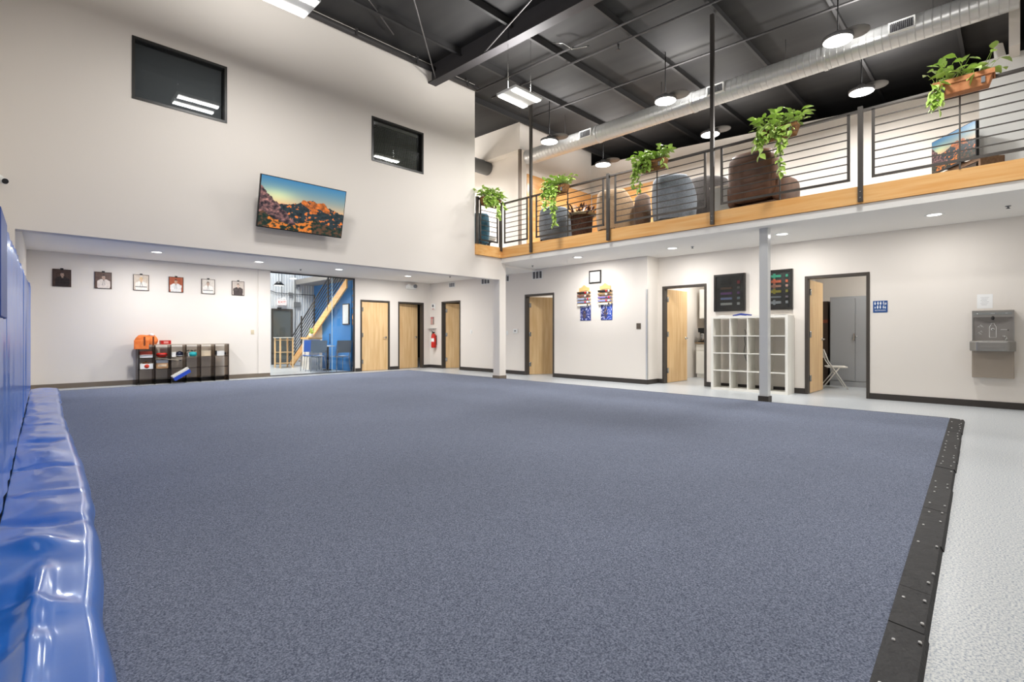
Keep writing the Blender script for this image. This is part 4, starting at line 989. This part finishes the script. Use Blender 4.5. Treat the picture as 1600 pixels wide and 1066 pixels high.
# ------------------------------------------------------------------ duct, pipes, rods
t = thing('air_duct', 'long round galvanised spiral duct hanging over the mezzanine', 'duct', (10.2, 0, 5.96))
secs = [-.05, 2.35, 4.75, 7.15, 9.5]
for a, b in zip(secs[:-1], secs[1:]):
    n = 28; prof = []
    y = a
    while y < b - .001:
        y2 = min(y + .105, b); prof += [(.2, y), (.2, y + .006), (.2, y2 - .014), (.2, y2 - .008), (.2035, y2 - .006), (.2035, y2 - .002), (.2, y2)] ; y = y2
    G().lathe(prof, n=n, axis='y').obj('duct_section', GALV, t)
for y in secs[1:-1]: G().lathe([(.2, -.035), (.212, -.03), (.212, .03), (.2, .035)], (0, y, 0), 28, 'y').obj('joint_collar', GALV, t)
for y in (1.26, 4.22, 7.4):
    gr = G().box(-.235, y - .17, -.075, -.19, y - .15, .105).box(-.235, y + .15, -.075, -.19, y + .17, .105).box(-.235, y - .15, -.075, -.19, y + .15, -.055).box(-.235, y - .15, .085, -.19, y + .15, .105).obj('grille', WHITEP, t)
    G().box(-.2, y - .15, -.055, -.195, y + .15, .085).obj('grille_backing', mat('vent_dark', (74, 74, 78), .7), gr)
    for k in range(12): G().box(-.232, y - .14 + k * .0245, -.055, -.2, y - .134 + k * .0245, .085).obj('slat', mat('vent_slat', (150, 150, 152), .5), gr)
for y in (.9, 3.0, 5.5, 8.2): G().tube([(0, y, .19), (0, y, ROOF_Z(y) - 5.96 - .1)], .006, 5).obj('hanger', STEELB, t)
t = thing('branch_duct', 'dark round duct stub under the far block bulkhead', 'duct', (0, 0, 0))
G().tube([(7.7, 11.1, 6.02), (10.16, 11.1, 6.02)], .2, 20).obj('pipe', mat('dull_duct', (120, 122, 124), .5, metal=.5), t)
t = thing('wall_pipe', 'black pipe running along the top of the upper wall', 'pipe', (0, YF, 0))
G().tube([(-.6, -.09, 6.72), (7.68, -.09, 6.72)], .06, 14).obj('pipe', STEELB, t)
for k in range(6):
    x = .6 + k * 1.35
    G().tube([(x, -.09, 6.79), (x, -.09, ROOF_Z(YF))], .008, 6).box(x - .02, -.16, 6.65, x + .02, -.15, 6.8).obj('hanger', STEELB, t)
SPK = 'sprinkler_pipe'
for x, r, lb in ((7.64, .02, 'thin black sprinkler pipe next to the roof girder'), (8.1, .02, 'thin black sprinkler pipe with a head, above the mezzanine edge'), (9.55, .02, 'thin black pipe along the roof above the duct')):
    yb0, yb1 = -6.5, 8.7
    t = thing(SPK, lb, 'pipe', (x, 0, 0))
    G().tube([(0, yb0, ROOF_Z(yb0) - .2), (0, yb1, ROOF_Z(yb1) - .2)], r, 8).obj('pipe', STEELB, t)
    if x == 8.1: G().tube([(0, 5.25, ROOF_Z(5.25) - .2), (0, 5.25, ROOF_Z(5.25) - .3)], .02, 8).lathe([(.04, 0), (.04, .01), (0, .02)], (0, 5.25, ROOF_Z(5.25) - .33), 10).obj('head', STEELB, t)
ROD = mat('brace_rod', (120, 118, 118), .4, metal=.5)
for a, b, lb in (((4.0, 6.2, 6.55), (6.4, 8.6, 6.45), 'diagonal steel brace rod left of the girder, far'), ((5.4, 3.7, 6.4), (6.45, 7.3, 6.4), 'diagonal steel brace rod left of the girder, near'), ((2.6, 6.4, 6.6), (5.2, 8.3, 6.75), 'diagonal steel brace rod above the left high bay light')):
    tag(G().tube([a, b], .012, 6).obj('brace_rod', ROD), lb, 'rod')
o = G().tube([(7.35, 6.2, 6.62), (7.4, 6.0, 6.56), (7.62, 5.95, 6.52), (7.68, 5.75, 6.5), (7.8, 5.7, 6.55)], .014, 8).obj('flexible_conduit', CHROME); tag(o, 'short shiny flexible conduit by the girder above the high bay light', 'conduit')

# ------------------------------------------------------------------ mezzanine railing
RXF = 8.5
t_rail = thing('railing', 'dark steel railing along the mezzanine edge', 'railing', (RXF, 0, 0))
tops = {7.8: 6.6, 5.72: 4.29, 3.63: 6.45, 1.53: 4.29, -.56: 4.29}
posts = sorted(tops)
for y, zt_ in tops.items():
    if zt_ > 6: zt_ = ROOF_Z(y) - .16
    p = G().box(-.055, y - .03, 2.965, -.005, y + .03, zt_).obj('mount_post', RAIL, t_rail)
    for z in (3.02, 3.1): G().lathe([(0, -.008), (.01, -.006), (.01, 0)], (-.055, y, z), 8, 'x').obj('bolt', CHROME, p)
barz = [4.105, 3.99, 3.875, 3.76, 3.645, 3.53, 3.415]
def rail_panel(y0, y1, mid=True, t=t_rail, along='y', off=0):
    def B(a, b, z0, z1, h=.012):
        return (G().box(off - h, a, z0, off + h, b, z1) if along == 'y' else G().box(a, off - h, z0, b, off + h, z1))
    B(y0, y0 + .035, 3.28, 4.245).obj('end_post', RAIL, t); B(y1 - .035, y1, 3.28, 4.245).obj('end_post', RAIL, t)
    B(y0, y1, 3.28, 3.315, .014).obj('bottom_rail', RAIL, t)
    for z in barz: B(y0 + .035, y1 - .035, z - .007, z + .007, .007).obj('bar', RAIL, t)
    if mid: B((y0 + y1) / 2 - .009, (y0 + y1) / 2 + .009, 3.19, 4.22, .009).obj('middle_bar', RAIL, t)
ends = [(-.56 + .13, 1.53 - .125), (1.53 + .13, 3.63 - .13), (3.63 + .12, 5.72 - .13), (5.72 + .12, 7.8 - .125)]
for a, b in ends: rail_panel(a, b)
rail_panel(-2.6, -.69); rail_panel(7.93, 8.70, False)
G().box(-.03, -2.6, 4.225, .03, 8.81, 4.255).obj('top_rail', RAIL, t_rail)
t2 = thing('side_railing', 'short dark railing closing the far end of the mezzanine beside the upper wall', 'railing', (0, 8.79, 0))
rail_panel(7.80, 8.38, False, t2, 'x', 0)
G().box(7.70, -.03, 4.225, 8.47, .03, 4.255).obj('top_rail', RAIL, t2)
G().box(7.69, -.03, 3.19, 7.75, .03, 4.28).obj('wall_post', RAIL, t2); G().box(8.44, -.03, 3.1, 8.5, .03, 4.27).obj('corner_post', RAIL, t2)

# ------------------------------------------------------------------ wood wainscot of the mezzanine
pw = thing('wood_panelling', 'glossy plywood panelling on the far block wall of the mezzanine', 'panelling', (0, 0, 0))
x = 10.2
while x < 13.1: G().box(x + .003, 9.53, ZM, min(x + 1.22, 13.17), 9.549, 5.53).obj('panel', PLYW, pw); x += 1.22
pw = thing('wood_panelling', 'orange plywood panelling along the outer mezzanine wall behind the chairs', 'panelling', (0, 0, 0))
y = 9.5
while y > 6.6: G().box(13.175, max(y - 1.22, 6.58) + .003, ZM, 13.199, y, 5.5).obj('panel', PLYW, pw); y -= 1.22
# ------------------------------------------------------------------ chairs on the mezzanine
def barrel_chair(label, loc, rz, m, w=.72, h=.98, d=.72, kind='barrel', grp='lounge chairs on the mezzanine'):
    # local: faces +y away from the viewer side (-y is the back)
    t = thing('lounge_chair', label, 'chair', loc, rz, grp)
    th = .11
    def shell(u, v):
        a = PI * (1.12 - 1.24 * u) ; k = abs(2 * u - 1)      # sweep round the back
        top = h - (h - .62) * max(0, (k - .62) / .38) ** 1.5
        # v 0..1 goes outside bottom -> over the rim -> inside bottom
        if v < .42: q = v / .42; z = .2 + (top - .05 - .2) * q; r = 0
        elif v > .58: q = (1 - v) / .42; z = .2 + (top - .05 - .2) * q; r = th
        else:
            q = (v - .42) / .16; z = top - .05 + .05 * math.sin(q * PI); r = th * (1 - math.cos(q * PI)) / 2
        bulge = .03 * math.sin(min(1, max(0, (z - .2) / (h - .2))) * PI)
        rx, ry = w / 2 - r + bulge, d / 2 - r + bulge
        return (rx * math.cos(a), -ry * math.sin(a) * 1.0 + (.12 if k > .9 else .12 * k), z)
    G().grid(shell, 40, 22).obj('backrest', m, t, smooth=True)
    G().box(-w / 2 + th, -d / 2 + th + .03, .22, w / 2 - th, d / 2 - .02, .47).obj('seat_cushion', m, t, bevel=.05, seg=3)
    for sx in (-1, 1):
        for sy in (-1, 1): G().tube([(sx * w * .32, sy * d * .28, .22), (sx * w * .36, sy * d * .32, 0)], [.022, .015], 8).obj('leg', mat('dark_wood_leg', (54, 38, 28), .5), t)
    return t
fab = lambda n, a, b: mat(n, a, .9, rgb2=b, scale=40, sheen=.3)
FB = fab('fabric_blue', (110, 117, 125), (130, 137, 145)); FT = fab('fabric_tan', (170, 140, 108), (186, 156, 122)); FBR = fab('fabric_brown', (98, 74, 56), (116, 90, 70)); FTE = fab('fabric_teal', (48, 92, 112), (62, 108, 126))
FCH = fab('fabric_charcoal', (70, 64, 62), (84, 78, 74))
barrel_chair('grey-blue barrel chair behind the railing under the second planter', (9.2, 7.72, ZM), -PI / 2 + .15, FB, w=.74, h=.94)
barrel_chair('tan and brown barrel chair behind the third railing post', (9.25, 6.1, ZM), -PI / 2 - .3, FT, w=.80, h=1.02)
barrel_chair('blue-grey barrel chair behind the middle planter', (9.25, 4.77, ZM), -PI / 2 - .1, FB, w=.78, h=1.04)
barrel_chair('charcoal rounded chair behind the tall second rail post', (10.08, 4.45, ZM), -PI / 2 + .4, FCH, w=.86, h=1.12)
barrel_chair('teal chair at the far corner behind the short side railing', (8.25, 9.32, ZM), 0.3, FTE, w=.5, h=.92, d=.5)
# small brown armchair piece
t = thing('footstool', 'small dark brown rounded stool right of the tan barrel chair', 'stool', (9.3, 5.44, ZM))
G().lathe([(.1, .22), (.16, .26), (.18, .5), (.15, .8), (.08, .87), (0, .88)], n=20).obj('cushion', FBR, t)
G().lathe([(.16, 0), (.16, .03), (.03, .05), (.03, .22)], n=16).obj('base', BLACKP, t)
# leather recliner
LEA = mat('brown_leather', (92, 64, 48), .42, spec=.5, rgb2=(112, 80, 60), scale=5, bump=.25, bscale=7)
t = thing('recliner', 'brown leather recliner seen from behind, under the third planter', 'recliner', (9.3, 3.12, ZM), -PI / 2 - .12, 'lounge chairs on the mezzanine')
def puff(cx, cy, cz, sx, sy, sz, e=.45):
    def f(u, v):
        a = u * 2 * PI; b = (v - .5) * PI
        sg = lambda t, p: math.copysign(abs(t) ** p, t)
        x = sg(math.cos(b), e) * sg(math.cos(a), e); y = sg(math.cos(b), e) * sg(math.sin(a), e); z = sg(math.sin(b), e)
        n_ = 1 + .03 * noise.noise((x * 2 + cx, y * 2 + cy, z * 2 + cz))
        return (cx + x * sx * n_, cy + y * sy * n_, cz + z * sz * n_)
    return G().grid(f, 28, 15, wrap_u=True)
puff(0, -.3, .66, .40, .16, .42).obj('backrest', LEA, t, smooth=True)
puff(0, -.24, .92, .36, .16, .17).obj('headrest', LEA, t, smooth=True)
puff(0, .1, .36, .30, .38, .14).obj('seat', LEA, t, smooth=True)
for s in (-1, 1): puff(s * .38, .06, .42, .10, .40, .22).obj('armrest', LEA, t, smooth=True)
G().box(-.38, -.35, .0, .38, .4, .2).obj('base', FBR, t, bevel=.02)
# side tables and plant stand
t = thing('side_table', 'white side table standing between charcoal chair and recliner', 'table', (9.4, 3.80, ZM))
G().box(-.2, -.2, .66, .2, .2, .69).obj('tabletop', WLAM, t); G().box(-.18, -.18, .25, .18, .18, .66).obj('drawer_box', mat('pale_grey', (196, 200, 198), .5), t)
for sx in (-1, 1):
    for sy in (-1, 1): G().tube([(sx * .17, sy * .17, .25), (sx * .18, sy * .18, 0)], .015, 6).obj('leg', BLACKP, t)
t = thing('wicker_planter', 'dark wicker plant stand with purple leaves beside the tan barrel chair', 'plant', (9.15, 6.88, ZM))
WIC = mat('dark_wicker', (60, 38, 28), .8, rgb2=(96, 62, 44), scale=30, bump=.5, bscale=40)
G().lathe([(.2, 0), (.23, .3), (.25, .6), (.24, .62), (.2, .58)], n=20).obj('basket', WIC, t)
G().lathe([(.32, .62), (.33, .66), (.28, .68), (.22, .64)], n=22).obj('rim', mat('rim_pale', (176, 158, 120), .7), t)
g = G()
for k in range(90):
    a = random.uniform(0, 6.28); r = random.uniform(.02, .3); z0 = random.uniform(.55, .8); L = random.uniform(.1, .22); b = a + random.uniform(-.6, .6)
    p = Vector((r * math.cos(a), r * math.sin(a), z0)); q = p + Vector((math.cos(b) * L * .6, math.sin(b) * L * .6, L * random.uniform(.2, 1))); s = Vector((-math.sin(b), math.cos(b), 0)) * .03
    m_ = (p + q) / 2
    g.add([p, m_ + s, q, m_ - s], [(0, 1, 2, 3)])
g.obj('foliage', mat('purple_leaf', (74, 46, 48), .5, rgb2=(110, 70, 60), scale=12), t, kind='stuff')
t = thing('fruit_bowl', 'pale bowl with orange fruit on a low stand behind the corner railing', 'bowl', (8.74, 9.5, ZM))
G().lathe([(.14, 0), (.14, .02), (.03, .04), (.03, .3), (.06, .32)], n=16).obj('stand', BLACKP, t)
G().lathe([(.05, .32), (.17, .38), (.22, .46), (.21, .46), (.15, .4), (0, .35)], n=24).obj('bowl', WLAM, t)
for k, (x, y) in enumerate(((0, -.07), (.09, .02), (-.09, .03), (.0, .09))): G().lathe([(0, -.05), (.035, -.035), (.05, 0), (.035, .035), (0, .05)], (x, y, .44), 12).obj('orange', ORANGE, t)
# mezzanine tv on stand
t = tv('small television with a mountain picture on the mezzanine, near the white box wall', (11.36, 1.02, 3.87), (0, 0, math.atan2(-.60, -.76) + PI + 0), .97, .56)
t.rotation_euler = (0, 0, math.atan2(.42 - 1.02, 10.6 - 11.36) + 0)
t2_ = thing('tv_stand', 'brown wooden stand under the mezzanine television', 'stand', (11.36, 1.02, ZM), math.atan2(.42 - 1.02, 10.6 - 11.36))
BRW = mat('brown_wood', (120, 88, 62), .5, rgb2=(140, 106, 76), scale=4, stretch=(1, 6, 6))
G().box(.0, .06, .0, .97, .4, .05).box(0, .06, .68, .97, .4, .74).box(0, .06, .05, .04, .4, .68).box(.93, .06, .05, .97, .4, .68).box(.04, .06, .36, .93, .4, .39).obj('carcass', BRW, t2_)
G().box(.5, .05, .41, .9, .08, .66).obj('drawer', mat('dark_brown', (64, 50, 40), .6), t2_)
G().box(.3, .0, .74, .67, .2, .75).obj('tv_foot', BLACKP, t2_)
t = thing('projector', 'small white angled device standing on the white box wall', 'projector', (11.1, .13, 5.45), .5)
G().prism([(0, 0), (.1, 0), (.14, .3), (.1, .3)], -.06, .06, 'y').obj('body', WHITEP, t, bevel=.01, seg=1); G().box(-.02, -.08, 0, .14, .08, .015).obj('foot', GREYP, t)

# ------------------------------------------------------------------ railing planters with pothos
def leaf_mesh():
    vs = [(0, 0, 0), (-.022, .018, .006), (-.03, .04, .008), (-.018, .066, .002), (0, .09, -.012), (.018, .066, .002), (.03, .04, .008), (.022, .018, .006), (0, .04, -.004)]
    fs = [(0, 1, 8), (1, 2, 8), (2, 3, 8), (3, 4, 8), (4, 5, 8), (5, 6, 8), (6, 7, 8), (7, 0, 8)]
    return vs, fs
LV, LF = leaf_mesh()
lme = []
for m_ in (LEAF1, LEAF2):
    me = bpy.data.meshes.new('leaf'); me.from_pydata(LV, [], LF); me.materials.append(m_); me.polygons.foreach_set('use_smooth', [True] * 8); lme.append(me)
def planter(label, loc, rz, trough, nleaf, single, trails, size=1.0, L=.56):
    # local x along the rail, -y towards the gym
    t = thing('rail_planter', label, 'planter', loc, rz, 'planters hung on the mezzanine railing')
    pm = TERRA if trough else COIR
    h = .17; w0, w1 = .075, .10
    b = [(-L / 2 + .05, -w0, 0), (L / 2 - .05, -w0, 0), (L / 2 - .05, w0, 0), (-L / 2 + .05, w0, 0)]
    G().hexa(b, [(-L / 2, -w1, h), (L / 2, -w1, h), (L / 2, w1, h), (-L / 2, w1, h)]).obj('trough', pm, t, bevel=.008 if trough else .02, seg=2)
    if trough: G().box(-L / 2 - .008, -w1 - .008, h - .055, L / 2 + .008, -w1 + .006, h + .003).box(-L / 2 - .008, w1 - .006, h - .055, L / 2 + .008, w1 + .008, h + .003).box(-L / 2 - .008, -w1, h - .055, -L / 2 + .006, w1, h + .003).box(L / 2 - .006, -w1, h - .055, L / 2 + .008, w1, h + .003).obj('rim', pm, t)
    else:
        for z in (.03, .1, .165): G().tube([(-L / 2, -w1 - .004, z), (L / 2, -w1 - .004, z)], .004, 5).obj('wire', STEELB, t)
    for x in (-L * .33, L * .33): G().box(x - .018, -w1 - .006, .03, x + .018, -w0 - .004 + .0, .1).box(x - .018, -w1, h, x + .018, w1 + .03, h + .006).obj('hook', GREYP, t)
    G().box(-L / 2 + .015, -w1 + .015, h - .002, L / 2 - .015, w1 - .015, h + .004).obj('soil', SOIL, t)
    spots = []
    stems = G()
    for k in range(nleaf):
        x = random.uniform(-L / 2, L / 2); a = random.uniform(0, 2 * PI); up = random.uniform(.03, .2) * size
        base = Vector((x * .95, random.uniform(-.06, .06), h)); out = Vector((math.cos(a) * .1 + (x / L) * .12, math.sin(a) * .1 - .02, up))
        p = base + out * random.uniform(.6, 1.1)
        spots.append((p, a, random.uniform(-.5, .7))); stems.tube([base, base * .4 + p * .6 + Vector((0, 0, .02)), p], .0025, 3, False)
    for k in range(0 if trough else int(nleaf * .45)):
        spots.append((Vector((random.uniform(-L / 2 - .03, .02), -w1 - random.uniform(.0, .06), random.uniform(-.02, .2))), random.uniform(PI * 1.15, PI * 1.85), random.uniform(-1.3, -.3)))
    for (x0, ln, dx) in trails:
        p = Vector((x0, -w1 - .02, h + .02)); pts = [Vector((x0, -.04, h)), p.copy()]
        st_ = int(ln / .045)
        for k in range(st_):
            p = p + Vector((dx / st_ + random.uniform(-.02, .02), random.uniform(-.012, .006), -ln / st_)); pts.append(p.copy())
            for _ in range(2 if single else 2): spots.append((p.copy(), random.uniform(PI, 2 * PI), random.uniform(-1.3, -.4)))
        stems.tube(pts, .003, 3, False)
    stems.obj('stems', STEMM, t, kind='stuff')
    if single:
        for k, (p, a, tl) in enumerate(spots):
            o = bpy.data.objects.new('leaf', lme[k % 3 == 0]); COL.objects.link(o); o.parent = t; o.location = p
            s = random.uniform(.75, 1.35) * size; o.scale = (s, s, s); o.rotation_euler = (tl, random.uniform(-.6, .6), a - PI / 2)
    else:
        for m_i in (0, 1):
            g = G()
            for k, (p, a, tl) in enumerate(spots):
                if (k % 3 == 0) != bool(m_i): continue
                s = random.uniform(.7, 1.2) * size
                M = Matrix.Translation(p) @ Matrix.Rotation(a - PI / 2, 4, 'Z') @ Matrix.Rotation(random.uniform(-.6, .6), 4, 'Y') @ Matrix.Rotation(tl, 4, 'X') @ Matrix.Scale(s, 4)
                g.add([M @ Vector(v) for v in LV], LF, True)
            g.obj('foliage', (LEAF1, LEAF2)[m_i], t, kind='stuff', recalc=False)
    return t
PZ = 4.10
planter('terracotta trough planter with pothos, nearest on the railing', (8.385, .45, PZ), RX, True, 46, True, [(-.27, .3, -.03), (-.22, .36, -.02), (-.24, .22, -.06), (.1, .06, .02)], 1.25)
planter('coir planter with long trailing pothos above the leather recliner', (8.385, 2.56, PZ), RX, False, 105, True, [(-.2, .4, -.03), (-.26, .25, -.05), (.0, .3, .02), (.06, .75, .02), (.09, .35, .03), (.2, .2, .05)], 1.15)
planter('coir planter with dense bright leaves above the blue-grey barrel chair', (8.385, 4.70, PZ), RX, False, 190, True, [(-.26, .45, -.04), (-.2, .55, 0), (-.24, .3, -.06), (.24, .2, .06)], 1.0)
planter('coir planter with very full trailing foliage above the grey-blue chair', (8.385, 6.95, PZ), RX, False, 200, True, [(-.25, .4, -.05), (-.15, .5, -.03), (-.05, .9, .03), (.0, .5, .0), (.05, .85, .06), (-.1, .35, -.02)], 1.0)
planter('coir planter on the short side railing beside the upper wall', (8.05, 8.70, PZ), 0, False, 200, True, [(-.22, .25, -.04), (.05, .5, .04), (.12, .35, .02), (.2, .2, .15)], 1.0)
